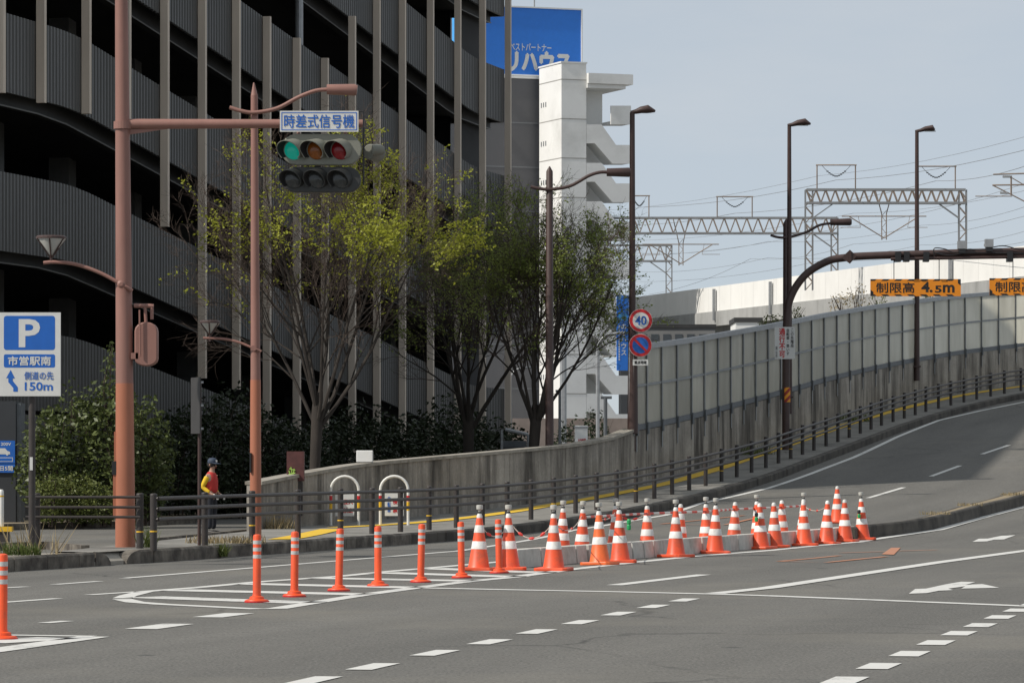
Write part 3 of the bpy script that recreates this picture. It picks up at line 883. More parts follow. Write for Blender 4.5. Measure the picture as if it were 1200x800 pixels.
m = MB(); m.hexa([GP(-.4, -.12, H - .5), GP(-.4, 15.1, H - .5), GP(a1 + .15, 15.1, H - .5), GP(a1 + .15, -.12, H - .5)], [GP(-.4, -.12, H), GP(-.4, 15.1, H), GP(a1 + .15, 15.1, H), GP(a1 + .15, -.12, H)])
m.build('roof', M['gbeam'], gar)
m = MB(); m.hexa([GP(ca[-2] + .3, .9, 0), GP(ca[-2] + .3, 1.0, 0), GP(a1 - .2, 1.0, 0), GP(a1 - .2, .9, 0)], [GP(ca[-2] + .3, .9, H - .6), GP(ca[-2] + .3, 1.0, H - .6), GP(a1 - .2, 1.0, H - .6), GP(a1 - .2, .9, H - .6)])
m.build('dark_bay_screen', M['gdark'], gar)  # dark inner wall added so the last bay's opening looks black
# ground floor wall behind the hedge at the left
m = MB(); m.hexa([GP(0, .02, 0), GP(0, .12, 0), GP(15, .12, 0), GP(15, .02, 0)], [GP(0, .02, 2.87), GP(0, .12, 2.87), GP(15, .12, 2.2), GP(15, .02, 2.2)])
m.build('base_wall', rib, gar)

# ---- white apartment tower with outdoor stairs
M['white_wall'] = simple('white_wall_paint', (.78, .775, .755), .8, var=.05, scale=.4, grime=(.60, .595, .57), gs=.25, ws=True)
M['white_wall2'] = simple('pale_grey_wall_paint', (.70, .70, .685), .8, var=.05, scale=.4, ws=True)
M['joint'] = simple('wall_joint_sealant', (.34, .33, .31), .9, var=.1)
M['door_grey'] = simple('grey_door_paint', (.17, .18, .19), .5, var=.1)
WC = V(((658 - 600) / FPX * 290, 290.0)); wb = V((.933, .36)).normalized(); wa = V((-.36, .933)).normalized()
def WP(b, a, z): return V((WC.x + wb.x * b + wa.x * a, WC.y + wb.y * b + wa.y * a, z))
def bpx(px): return on_line(px, WC, wb)
def apx(px): return on_line(px, WC, wa)
def wz(b, y, a=0): return HC + (YH - y) / FPX * (WC.y + wb.y * b + wa.y * a)
aw, bw = apx(632), bpx(687)
wh = thing('apartment_building', 'tall white apartment tower with zigzag outdoor staircase behind the trees', 'building', WP(0, 0, 0))
def wbox(name, b0, b1, a0, a1_, z0, z1, mat, par=None):
    m = MB(); m.hexa([WP(b0, a0, z0), WP(b1, a0, z0), WP(b1, a1_, z0), WP(b0, a1_, z0)], [WP(b0, a0, z1), WP(b1, a0, z1), WP(b1, a1_, z1), WP(b0, a1_, z1)])
    return m.build(name, M[mat], par or wh)
zt = wz(0, 72)
tower = wbox('tower_wall', 0, bw, 0, aw, 0, zt - .12, 'white_wall')
wbox('parapet', -.06, bw + .06, -.06, aw + .06, zt - .117, zt, 'white_wall2')
for k in range(9):
    z = wz(0, 93 + 46 * k)
    wbox('floor_joint', -.012, bw + .012, -.012, aw + .012, z - .035, z + .035, 'joint')
    m = MB()
    for j in range(3):
        a_ = apx(635 + 2.6 * j); m.hexa([WP(-.02, a_, z - 1.75), WP(-.02, a_ + .16, z - 1.75), WP(.02, a_ + .16, z - 1.75), WP(.02, a_, z - 1.75)], [WP(-.02, a_, z - 1.4), WP(-.02, a_ + .16, z - 1.4), WP(.02, a_ + .16, z - 1.4), WP(.02, a_, z - 1.4)])
    m.build('vent', M['door_grey'], wh)
# stair bay to the right of the tower
B_ = lambda px: bpx(px)
wbox('stair_back_wall', B_(687) + .01, B_(717.5), 1.9, 4.6, 0, wz(B_(700), 99, 2), 'white_wall2')
wbox('roof_slab', B_(687) + .02, B_(739.5), -.4, 4.7, wz(B_(710), 99), wz(B_(710), 87), 'white_wall')
wbox('roof_eave', B_(687) + .02, B_(732), -.2, 4.7, wz(B_(710), 104), wz(B_(710), 99.2), 'white_wall2')
for k in range(9):
    y0 = 104 + 45 * k
    wbox('door', B_(687) + .03, B_(693.5), 1.8, 1.895, wz(B_(690), min(y0 + 42, 520), 1.8), wz(B_(690), y0, 1.8), 'door_grey')
    dy = 45 * (k - 1)
    if k >= 1:
        q = [(687.3, 146), (705, 146), (722, 170), (739.5, 170), (739.5, 192), (718, 192), (697, 168), (687.3, 168)]
    else:
        q = [(716, 169), (739.5, 169), (739.5, 191), (716, 191)]
    m = MB(); pts = [WP(B_(x), 0, wz(B_(x), y + dy)) for x, y in q]
    m.prism(pts, WP(0, .14, 0) - WP(0, 0, 0)); m.build('stair_balustrade', M['white_wall'], wh)
    m = MB(); pts = [WP(B_(x), .15, wz(B_(x), y + dy)) for x, y in ([(687.3, 163), (697, 164), (718, 187), (739.5, 187), (739.5, 191.5), (718, 191.5), (697, 167.5), (687.3, 167.5)] if k else [(716, 187), (739.5, 187), (739.5, 190.6), (716, 190.6)])]
    m.prism(pts, WP(0, 1.6, 0) - WP(0, 0, 0)); m.build('stair_flight', M['white_wall2'], wh)
    if k:
        m = MB(); pts = [WP(B_(x), 1.88, wz(B_(x), y + dy, 1.8)) for x, y in [(717, 170), (722, 170), (703, 190), (694, 191)]]
        m.prism(pts, WP(0, .1, 0) - WP(0, 0, 0))
# ---- grey neighbour with the rooftop billboard
M['grey_wall'] = simple('dark_grey_wall_panel', (.115, .115, .122), .8, var=.08, scale=.3, ws=True)
gb = thing('office_building', 'dark grey panelled building between the garage and the white tower', 'building', WP(-8, 6, 0))
def gbx(px): return on_line(px, (WP(0, 5, 0).x, WP(0, 5, 0).y), wb)
GZ = lambda y: HC + (YH - y) / FPX * (WP(0, 5, 0).y - 1.2)
def gbox(name, b0, b1, a0, a1_, z0, z1, mat, par=None):
    m = MB(); m.hexa([WP(b0, a0, z0), WP(b1, a0, z0), WP(b1, a1_, z0), WP(b0, a1_, z0)], [WP(b0, a0, z1), WP(b1, a0, z1), WP(b1, a1_, z1), WP(b0, a1_, z1)])
    return m.build(name, M[mat], par or gb)
b0, b1 = gbx(500), gbx(640)
gbox('wall', b0, b1, 5, 60, 0, GZ(91), 'grey_wall')
m = MB(); m.box((3.2, 392, 15.45), (10.4, 26.4, 31)); m.build('hidden_shade_block', M['white_wall2'], gb)  # unseen block added to shade the viaduct's left end, pale for bounce light
gbox('coping', b0 - .1, b1 + .1, 4.9, 60.1, GZ(91) + .003, GZ(88.3), 'white_wall')
for k in range(9):
    z = GZ(143 + 52 * k); gbox('panel_joint', b0, b1, 4.985, 5.2, z - .04, z + .04, 'door_grey')
for k in range(8):
    w_ = gbox('window', gbx(594), gbx(598.6), 4.93, 5.2, GZ(126 + 46 * k), GZ(114 + 46 * k), 'white_wall'); gbox('pane', gbx(594.5), gbx(597.8), 4.9, 4.928, GZ(124 + 46 * k), GZ(116 + 46 * k), 'glass_dark', w_)
gbox('plinth', b0, gbx(690), 5.6, 8, GZ(88.2), GZ(85), 'white_wall2')
bb = thing('billboard', 'blue rooftop billboard with white Japanese lettering on the grey building', 'billboard', WP(gbx(545), 5, GZ(86)))
M['bb_blue'] = simple('billboard_blue', (.02, .175, .64), .5, var=.04)
M['bb_light'] = simple('billboard_light_blue', (.05, .32, .72), .5, var=.04)
bl, br = gbx(545), gbx(682)
m = MB(); m.hexa([WP(bl, 5.2, GZ(86)), WP(br, 5.2, GZ(86)), WP(br, 7.5, GZ(86)), WP(bl, 7.5, GZ(86))], [WP(bl, 5.2, GZ(7.5)), WP(br, 5.2, GZ(7.5)), WP(br, 7.5, GZ(7.5)), WP(bl, 7.5, GZ(7.5))])
m.build('board', M['bb_blue'], bb)
m = MB()
for zz in (GZ(86) - .1, GZ(7.5)):
    m.hexa([WP(bl - .1, 5.1, zz), WP(br + .1, 5.1, zz), WP(br + .1, 7.6, zz), WP(bl - .1, 7.6, zz)], [WP(bl - .1, 5.1, zz + .1), WP(br + .1, 5.1, zz + .1), WP(br + .1, 7.6, zz + .1), WP(bl - .1, 7.6, zz + .1)])
m.hexa([WP(br, 5.1, GZ(86)), WP(br + .1, 5.1, GZ(86)), WP(br + .1, 7.6, GZ(86)), WP(br, 7.6, GZ(86))], [WP(br, 5.1, GZ(7.5)), WP(br + .1, 5.1, GZ(7.5)), WP(br + .1, 7.6, GZ(7.5)), WP(br, 7.6, GZ(7.5))])
m.build('frame', M['white_wall2'], bb)
m = MB(); m.hexa([WP(bl - .13, 5.25, GZ(80)), WP(bl - .02, 5.25, GZ(80)), WP(bl - .02, 7.4, GZ(80)), WP(bl - .13, 7.4, GZ(80))], [WP(bl - .13, 5.25, GZ(12)), WP(bl - .02, 5.25, GZ(12)), WP(bl - .02, 7.4, GZ(12)), WP(bl - .13, 7.4, GZ(12))])
m.build('side_panel', M['bb_light'], bb)
rb = V((wb.x, wb.y, 0))
def bbc(px, py): return WP(gbx(px), 5.19, GZ(py))
pxm = lambda w: w * WP(0, 5, 0).y / FPX * 1.06
text_mesh('のベストパートナー', 1, M['white_sheet'], bb, 'lettering', bbc(620, 53.5), rb, UP, .012, fit=(pxm(55), pxm(8.2)))
text_mesh('リハウス', 1, M['white_sheet'], bb, 'lettering', bbc(633, 70), rb, UP, .05, fit=(pxm(74), pxm(21)))
m = MB(); m.tube([WP(gbx(632), 6, GZ(7)), WP(gbx(632), 6, GZ(-12))], .06, 6); m.build('lightning_rod', M['grey_steel'], bb)

# ---- hanging blue banner by the stairs
def facing(name, label, cat, x0, x1, y0, y1, d, th, mat, yaw=0.0, group=None, back=None, rim=None):
    """flat sign board facing the camera side (with optional yaw); returns thing, centre, right, px->m"""
    c = P((x0 + x1) / 2, (y0 + y1) / 2, d); k = d / FPX
    r_ = V((math.cos(yaw), math.sin(yaw), 0)); nrm = V((r_.y, -r_.x, 0))
    w, h = (x1 - x0) * k / max(math.cos(yaw), .3), (y1 - y0) * k
    t = thing(name, label, cat, c - UP * h / 2, group)
    m = MB(); m.box(c - nrm * th / 2, (w, th, h), ax=(r_, -nrm, UP)); m.build('plate', M[mat], t)
    return t, c, r_, nrm, k
t, c, r_, nrm, k = facing('banner', 'tall narrow blue banner with white lettering hung on the white stairs', 'banner', 723, 737, 346, 434, 286, .1, 'bb_blue', .3)
text_mesh('のリハウス', 1, M['white_sheet'], t, 'lettering', c + nrm * .01 + UP * (390 - 398) * k + r_ * .9 * k, r_, UP, .02, fit=(6.5 * k, 36 * k), vertical=True)
m = MB()
for i in range(14):
    m.box(c + nrm * .012 - r_ * 4.6 * k + UP * (388 - 380 - i * 3.0) * k, (1.6 * k, .01, 2.0 * k), ax=(r_, -nrm, UP))
m.build('small_print', M['white_sheet'], t)
m = MB(); m.box(c + nrm * .012 + UP * (390 - 371) * k, (11 * k, .01, 8 * k), ax=(r_, -nrm, UP)); m.build('light_panel', M['bb_light'], t)

# ---- railway viaduct with white parapet
M['parapet'] = simple('white_parapet_concrete', (.76, .75, .72), .85, var=.05, scale=.5, grime=(.66, .645, .61), gs=.2, ws=True, stretch=(1, 1, .5))
M['fascia'] = simple('grey_fascia_concrete', (.34, .34, .33), .9, var=.1, scale=.8, grime=(.22, .22, .21), gs=.6, ws=True, stretch=(1, 1, .4))
VA = P(745, 348, 400); VB = P(1200, 288, 311)
vd = V((VB.x - VA.x, VB.y - VA.y)).normalized(); vi = V((-vd.y, vd.x))
if vi.y < 0: vi = -vi
def vw(px): return on_line(px, (VA.x, VA.y), vd)
def VP(w, o, z): return V((VA.x + vd.x * w + vi.x * o, VA.y + vd.y * w + vi.y * o, z))
w0, w1 = vw(660), vw(1330)
def vtop(w): return float(np.interp(w, [0, vw(1200)], [VA.z, VB.z]))
via = thing('railway_viaduct', 'long railway viaduct with white parapet above grey beams and piers', 'viaduct', VP(40, 0, 0))
def vbox(name, wa_, wb_, o0, o1, zlo, zhi, mat):
    m = MB(); m.hexa([VP(wa_, o0, vtop(wa_) + zlo), VP(wb_, o0, vtop(wb_) + zlo), VP(wb_, o1, vtop(wb_) + zlo), VP(wa_, o1, vtop(wa_) + zlo)],
                     [VP(wa_, o0, vtop(wa_) + zhi), VP(wb_, o0, vtop(wb_) + zhi), VP(wb_, o1, vtop(wb_) + zhi), VP(wa_, o1, vtop(wa_) + zhi)])
    return m.build(name, M[mat], via)
q = list(np.arange(w0, w1, 3.0))
for a_, b_ in zip(q, q[1:]): vbox('parapet_panel', a_ + .012, b_ - .012, 0, .25, -2.35, 0, 'parapet')
vbox('fascia', w0, w1, -.12, .5, -3.75, -2.36, 'fascia')
vbox('deck', w0, w1, .51, 13, -3.4, -2.4, 'fascia')
vbox('girder', w0, w1, 1.6, 2.4, -5.6, -3.41, 'fascia'); vbox('girder', w0, w1, 9, 9.8, -5.6, -3.41, 'fascia')
vbox('far_parapet', w0, w1, 13.01, 13.3, -3.4, -.3, 'parapet')
for px in (790, 905, 1065, 1240):
    w = vw(px); m = MB(); m.hexa([VP(w, 1.2, -.05), VP(w + 2.2, 1.2, -.05), VP(w + 2.2, 10.5, -.05), VP(w, 10.5, -.05)], [VP(w, 1.2, vtop(w) - 5.61), VP(w + 2.2, 1.2, vtop(w) - 5.61), VP(w + 2.2, 10.5, vtop(w) - 5.61), VP(w, 10.5, vtop(w) - 5.61)])
    m.build('pier', M['fascia'], via)
for px, y0, y1 in ((839, 338, 366), (905, 330, 372), (1116, 308, 345)):
    w = vw(px); vbox('drain_pipe', w, w + .28, -.36, -.14, -3.2, -.25, 'steel')
# low buildings seen under and beside the viaduct
M['far_wall'] = simple('far_grey_wall', (.20, .20, .20), .9, var=.15, scale=.2, ws=True)
def far_block(label, px0, px1, ytop, d, dep, mat):
    p0, p1 = P(px0, ytop, d), P(px1, ytop, d)
    t = thing('low_building', label, 'building', V(((p0.x + p1.x) / 2, d, 0)))
    m = MB(); m.hexa([V((p0.x, d, -.05)), V((p1.x, d, -.05)), V((p1.x, d + dep, -.05)), V((p0.x, d + dep, -.05))], [V((p0.x, d, p0.z - .3)), V((p1.x, d, p0.z - .3)), V((p1.x, d + dep, p0.z - .3)), V((p0.x, d + dep, p0.z - .3))])
    m.build('wall', M[mat], t)
    m = MB(); m.hexa([V((p0.x - .1, d - .1, p0.z - .297)), V((p1.x + .1, d - .1, p0.z - .297)), V((p1.x + .1, d + dep, p0.z - .297)), V((p0.x - .1, d + dep, p0.z - .297))], [V((p0.x - .1, d - .1, p0.z)), V((p1.x + .1, d - .1, p0.z)), V((p1.x + .1, d + dep, p0.z)), V((p0.x - .1, d + dep, p0.z))])
    m.build('roof', M['gbeam'], t)
    for i in range(int((px1 - px0) / 14)):
        xx = p0.x + .5 + i * 14 * d / FPX
        m = MB(); m.hexa([V((xx, d - .05, p0.z - 1.9)), V((xx + .6, d - .05, p0.z - 1.9)), V((xx + .6, d + .05, p0.z - 1.9)), V((xx, d + .05, p0.z - 1.9))], [V((xx, d - .05, p0.z - .8)), V((xx + .6, d - .05, p0.z - .8)), V((xx + .6, d + .05, p0.z - .8)), V((xx, d + .05, p0.z - .8))])
        m.build('window', M['glass_dark'], t)
    return t
far_block('dark low building under the shaded end of the viaduct', 728, 838, 380, 330, 8, 'far_wall')
far_block('pale low building under the sunlit viaduct beside the gantry pole', 862, 892, 372, 260, 6, 'white_wall2')
# boundary wall behind the low retaining wall
fw = thing('boundary_wall', 'low brown grey boundary wall at the foot of the white tower', 'wall', P(680, 500, 270))
m = MB(); p0, p1 = P(600, 490, 270), P(760, 490, 270)
m.hexa([V((p0.x, 270, -.05)), V((p1.x, 270, -.05)), V((p1.x, 270.3, -.05)), V((p0.x, 270.3, -.05))], [V((p0.x, 270, p0.z)), V((p1.x, 270, p0.z)), V((p1.x, 270.3, p0.z)), V((p0.x, 270.3, p0.z))])
M['brown_wall'] = simple('brown_grey_block_wall', (.17, .14, .125), .9, var=.2, scale=.8, ws=True)
m.build('wall', M['brown_wall'], fw)

# ------------------------------------------------------------------ catenary gantries and wires
M['truss'] = simple('pale_galvanised_truss', (.22, .225, .23), .6, .2, var=.15, scale=.6, ws=True)
M['truss_rust'] = simple('rusty_truss_steel', (.24, .19, .155), .7, .1, var=.25, scale=.8, ws=True)
M['wire'] = simple('weathered_grey_wire', (.16, .16, .16), .6, .2, var=.1)
def truss_leg(par, x, y0, y1, d, w, mat='truss'):
    z0, z1 = P(x, y0, d).z, P(x, y1, d).z; X = P(x, 0, d).x
    m = MB()
    for sx in (-1, 1):
        for sy in (-1, 1): m.box((X + sx * w / 2, d + sy * w / 2, (z0 + z1) / 2), (.1, .1, z1 - z0))
    m.build('leg', M[mat], par)
    m = MB(); n = max(2, int((z1 - z0) / (w * 1.1)))
    for i in range(n):
        za, zb = z0 + (z1 - z0) * i / n, z0 + (z1 - z0) * (i + 1) / n
        for sy in (-1, 1): m.tube([(X - w / 2 * (-1) ** i, d + sy * w / 2, za), (X + w / 2 * (-1) ** i, d + sy * w / 2, zb)], .045, 4)
    m.build('leg_lacing', M['truss_rust'], par)['kind'] = 'stuff'
def gantry(label, x0, x1, yt, yb, d, legs, drops, frames, yleg):
    t = thing('catenary_gantry', label, 'gantry', V((P((x0 + x1) / 2, 0, d).x, d, vtop(40) - 2.4)), 'catenary gantries on the viaduct')
    zt_, zb_ = P(0, yt, d).z, P(0, yb, d).z; X0, X1 = P(x0, 0, d).x, P(x1, 0, d).x
    for nm, z in (('top_chord', zt_), ('bottom_chord', zb_)):
        m = MB()
        for o in (-.35, .35): m.box(((X0 + X1) / 2, d + o, z), (X1 - X0, .14, .19))
        m.build(nm, M['truss'], t)
    m = MB(); n = max(3, int((X1 - X0) / ((zt_ - zb_) * .36)))
    for i in range(n):
        a_, b_ = X0 + (X1 - X0) * i / n, X0 + (X1 - X0) * (i + 1) / n
        za, zb2 = (zb_, zt_) if i % 2 else (zt_, zb_)
        for o in (-.35, .35): m.tube([(a_, d + o, za), (b_, d + o, zb2)], .06, 4)
    m.build('lacing', M['truss_rust'], t)['kind'] = 'stuff'
    for x, s in legs:
        truss_leg(t, x, yleg, yt, d, .62)
        X = P(x, 0, d).x
        m = MB(); m.tube([(X + s * .3, d, zb_ - 1.3), (X + s * 2.2, d, zb_ + .05)], .07, 4); m.tube([(X + s * .3, d - .3, zb_ - 1.3), (X + s * 2.2, d - .3, zb_ + .05)], .07, 4)
        m.build('knee_brace', M['truss'], t)
    for x, yb2 in drops:
        X = P(x, 0, d).x; zz = P(0, yb2, d).z
        m = MB()
        for s in (-1, 1): m.tube([(X + s * .75, d, zt_), (X + s * .2, d, zb_ - .9), (X + s * .2, d, zz)], .06, 4)
        for j in range(5): m.tube([(X - .2 * (-1) ** j, d, zz + .5 * j), (X + .2 * (-1) ** j, d, zz + .5 * (j + 1))], .03, 4)
        m.build('drop_post', M['truss_rust'], t)
        for s in (-1, 1):
            m = MB(); m.tube([(X, d, zz + .15), (X + s * 3.0, d, zz + 2.0)], .05, 5); m.tube([(X, d, zz + 2.0), (X + s * 3.6, d, zz + 2.0)], .05, 5); m.tube([(X + s * 2.0, d, zz + 1.05), (X + s * 3.7, d, zz + 1.05)], .035, 4)
            m.tube([(X + s * 2.2, d, zz + 2.0), (X + s * 2.0, d, zz + 1.05)], .025, 4)
            m.build('cantilever', M['truss_rust'], t)
    for xa, xb, ya in frames:
        Xa, Xb = P(xa, 0, d).x, P(xb, 0, d).x; zf = P(0, ya, d).z
        m = MB(); m.tube([(Xa, d, zt_), (Xa, d, zf)], .06, 5); m.tube([(Xb, d, zt_), (Xb, d, zf)], .06, 5); m.tube([(Xa - .1, d, zf), (Xb + .1, d, zf)], .06, 5)
        f = m.build('insulator_frame', M['truss_rust'], t)
        m = MB(); N_ = 16; xm = (Xa + Xb) / 2; hw = (Xb - Xa) * .38
        pts = [(xm + hw * u, d, zf - .95 * (1 - abs(u) ** 1.6)) for u in np.linspace(-1, 1, N_)]
        m.tube(pts, .025, 4)
        for q_ in pts[3:-3]: m.lathe(V(q_) - UP * .05, [(.09, 0), (.09, .09)], 6)
        m.build('insulator_string', M['black'], f)
    return t
gantry('lattice catenary gantry with two insulator frames on top and a long central hanger', 945, 1131, 222.5, 238, 341, ((948, 1), (1128, -1)), ((1036, 281),), ((957.5, 1002.5, 193.5), (1074.5, 1119.5, 195)), 340)
gantry('long lattice catenary gantry reaching behind the tall lamp beside the round signs', 690, 981, 255.5, 273.5, 380, ((978, -1),), ((798, 311),), ((840.5, 881.5, 230.5), (738, 760.5, 229.5)), 345)
gantry('small lattice catenary gantry seen just right of the round sign pole', 640, 787, 287.5, 306, 428, ((784, -1),), (), (), 352)
# nearer gantry whose arm reaches into the frame at the right
t = thing('catenary_mast', 'rusty catenary cantilever arms with insulators cut by the right frame edge', 'gantry', P(1215, 345, 300), 'catenary gantries on the viaduct')
m = MB(); X = P(1215, 0, 300).x; m.box((X, 300, (P(0, 190, 300).z + P(0, 345, 300).z) / 2), (.5, .5, P(0, 190, 300).z - P(0, 345, 300).z)); m.build('mast', M['truss'], t)
for pts, r in (((( 1164, 204.5), (1212, 203)), .06), (((1163, 217), (1212, 216.5)), .06), (((1163, 217), (1185, 228), (1212, 242)), .05), (((1143, 230), (1186, 230)), .04), (((1185, 206), (1185, 229)), .07), (((1185, 208), (1212, 224)), .04)):
    m = MB(); m.tube([P(x, y, 300) for x, y in pts], r, 5); m.build('arm', M['truss_rust'], t)
m = MB()
for x, y in ((1180, 207), (1177, 226), (1158, 287)):
    m.tube([P(x - 5, y, 300), P(x + 4, y, 300)], .09, 6)
m.build('insulator', M['steel'], t)
for i, (pts) in enumerate([[(700, 250, 390), (749, 243, 380), (861, 243, 380)][:2] + [(980, 211, 341), (1230, 168, 300)],
                           [(700, 262, 428), (861, 250, 380), (1097, 212, 341), (1230, 184, 300)],
                           [(700, 247, 430), (960, 206, 345), (1230, 152, 300)],
                           [(742, 296, 420), (900, 283, 381), (1080, 264, 345), (1230, 232, 300)],
                           [(742, 318, 420), (900, 302, 381), (1080, 287, 345), (1230, 262, 300)],
                           [(742, 300, 420), (980, 268, 360), (1230, 205, 300)],
                           [(742, 330, 420), (960, 306, 360), (1230, 278, 300)],
                           [(760, 345, 420), (880, 303, 380), (1000, 286, 345), (1230, 245, 300)],
                           [(742, 282, 420), (1000, 250, 341), (1230, 216, 300)]]):
    w3 = [P(*p) for p in pts]; fine_ = []
    for a_, b_ in zip(w3, w3[1:]):
        for j in range(8):
            u = j / 8; q_ = a_.lerp(b_, u); q_.z -= .5 * 4 * u * (1 - u); fine_.append(q_)
    fine_.append(w3[-1])
    m = MB(); m.tube(fine_, .016 if i > 1 else .024, 4)
    tag(m.build('overhead_wire', M['wire']), 'thin dark overhead railway wire strung between the catenary gantries', 'wire', 'overhead wires above the viaduct')
# ------------------------------------------------------------------ poles, lamps, signals, signs
def arc(p0, c, p1, n=10):                  # quadratic curve
    p0, c, p1 = V(p0), V(c), V(p1)
    return [p0 * (1 - t) ** 2 + c * 2 * t * (1 - t) + p1 * t * t for t in [i / n for i in range(n + 1)]]
def curve_px(pts, d, n=6):                 # smooth curve through pixels at depth d (Catmull-Rom)
    P3 = [P(x, y, d) for x, y in pts]; out = []
    for i in range(len(P3) - 1):
        p0 = P3[max(i - 1, 0)]; p1 = P3[i]; p2 = P3[i + 1]; p3 = P3[min(i + 2, len(P3) - 1)]
        for j in range(n):
            t = j / n
            out.append(.5 * ((2 * p1) + (p2 - p0) * t + (2 * p0 - 5 * p1 + 4 * p2 - p3) * t * t + (3 * p1 - p0 - 3 * p2 + p3) * t ** 3))
    return out + [P3[-1]]
def post_tube(par, name, x, y0, y1, d, r0, r1, mat, n=16, xb=None):
    m = MB(); m.sm = True
    m.tube([P(xb or x, y0, d), P(x, y1, d)], [r0, r1], n)
    return m.build(name, M[mat], par)
M['lantern_glass'] = simple('frosted_lantern_glass', (.42, .42, .39), .35, var=.05)
def lantern(par, x, y0, y1, w, d):         # inverted glass cone with frame bars, px
    k = d / FPX; b = P(x, y1, d); h = (y1 - y0) * k; r = w / 2 * k
    m = MB(); m.sm = True; m.lathe(b, [(.012, .04), (r * .95, h - .03), (r * .95, h - .025)], 20); L_ = m.build('lantern_glass', M['lantern_glass'], par)
    m = MB(); m.lathe(b + UP * (h - .025), [(r, 0), (r, .03), (r * .9, .05)], 20)
    for j in range(6):
        a = j * PI / 3 + .5 * PI / 3
        e = V((math.cos(a), math.sin(a), 0)); m.tube([b + UP * .02 + e * .02, b + UP * (h - .02) + e * r], .012, 5)
    m.tube([b - UP * .09, b + UP * .05], .022, 8)
    m.build('lantern_frame', M['brown_pole'], par)

# ---- signal mast
SD = 65.1
sp = thing('signal_mast', 'thick pink brown steel signal mast with horizontal arm on the kerb island', 'signal mast', P(147, 641, SD))
post_tube(sp, 'lower_pole', 146, 642.5, 449, SD, .165, .143, 'orange_pole', 24, 147)
post_tube(sp, 'upper_pole', 142, 449, -60, SD, .142, .100, 'pink_pole', 24, 146)
m = MB(); m.sm = True; m.tube([P(149, 145.5, SD), P(427, 145, SD)], [.085, .065], 16); m.build('arm', M['pink_pole'], sp)
m = MB(); m.prism([P(144, 152, SD - .02), P(200, 150.5, SD - .02), P(150, 158, SD - .02)], (0, .04, 0)); m.build('gusset', M['pink_pole'], sp)
m = MB(); m.lathe(P(144, 147, SD), [(.15, -.06), (.15, .06)], 20); m.build('collar', M['pink_pole'], sp)
m = MB(); m.sm = True; m.tube(curve_px([(155, 341), (142, 333), (118, 320), (90, 310), (66, 307), (51, 308)], SD - .12), .03, 10); a_ = m.build('lantern_arm', M['pink_pole'], sp)
m = MB(); m.lathe(P(142, 333, SD - .22), [(.065, -.03), (.065, .03), (.03, .05)], 14, (0, -1, 0)); m.build('clamp', M['pink_pole'], sp)
lantern(sp, 60, 278, 303, 36, SD - .12)
m = MB(); m.box(P(135.5, 528, SD - .02), (.045, .07, .62)); m.box(P(134.5, 580, SD - .02), (.05, .08, .75)); m.build('conduit', M['orange_pole'], sp)
m = MB(); m.box(P(134, 548, SD - .03), (.075, .09, .22)); m.build('junction_box', M['black'], sp)
# rear of a pedestrian signal on its bracket
t = thing('pedestrian_signal', 'pink brown pedestrian signal seen from behind, hung on the mast bracket', 'signal', P(171, 430, SD))
k = SD / FPX
m = MB(); m.sm = True
pl = []
for a in np.linspace(0, PI, 9): pl.append(P(171 + 13.5 * math.cos(a) * (1 if True else 1), 388 - 11 * math.sin(a), SD - .12))
for a in np.linspace(PI, 2 * PI, 9): pl.append(P(171 + 13.5 * math.cos(a), 420 - 9 * math.sin(a), SD - .12))
m.prism(pl, (0, .24, 0)); m.build('housing', M['pink_pole'], t, bevel=.02)
m = MB(); m.tube([P(157, 358, SD), P(180, 358.5, SD)], .035, 10); m.tube([P(178, 356, SD), P(178, 374, SD)], .028, 10); m.tube([P(170, 358, SD), P(171, 378, SD)], .026, 10); m.build('bracket', M['pink_pole'], t)
m = MB(); m.tube([P(163.5, 363, SD - .16), P(164, 417, SD - .16)], .014, 8); m.box(P(158, 417, SD - .06), (.12, .12, .10)); m.build('cable_pipe', M['pink_pole'], t)

# ---- traffic signal
TD = SD - .25
ts = thing('traffic_signal', 'horizontal three lamp traffic signal lit green with dark arrow lamps below', 'traffic light', P(376, 225, TD))
M['sig_body'] = simple('grey_green_signal_housing', (.20, .20, .165), .5, var=.08, scale=4, grime=(.19, .19, .15), gs=3)
M['sig_rear'] = simple('dull_olive_signal_rear', (.17, .17, .14), .6, var=.12)
M['sig_inner'] = simple('shade_black_visor_inside', (.012, .012, .012), .8, var=.1)  # black inner faces stand for the shade inside the visors
M['sig_dark'] = simple('dark_signal_housing', (.030, .031, .030), .5, var=.15)
k = TD / FPX
def stadium(x0, x1, y0, y1, d, dep, mat, name, par):
    r = (y1 - y0) / 2; cy = (y0 + y1) / 2; pl = []
    for a in np.linspace(-PI / 2, PI / 2, 9): pl.append(P(x1 - r + r * math.cos(a), cy + r * math.sin(a), d))
    for a in np.linspace(PI / 2, 3 * PI / 2, 9): pl.append(P(x0 + r + r * math.cos(a), cy + r * math.sin(a), d))
    m = MB(); m.prism(pl, (0, dep, 0)); return m.build(name, M[mat], par, bevel=.015)
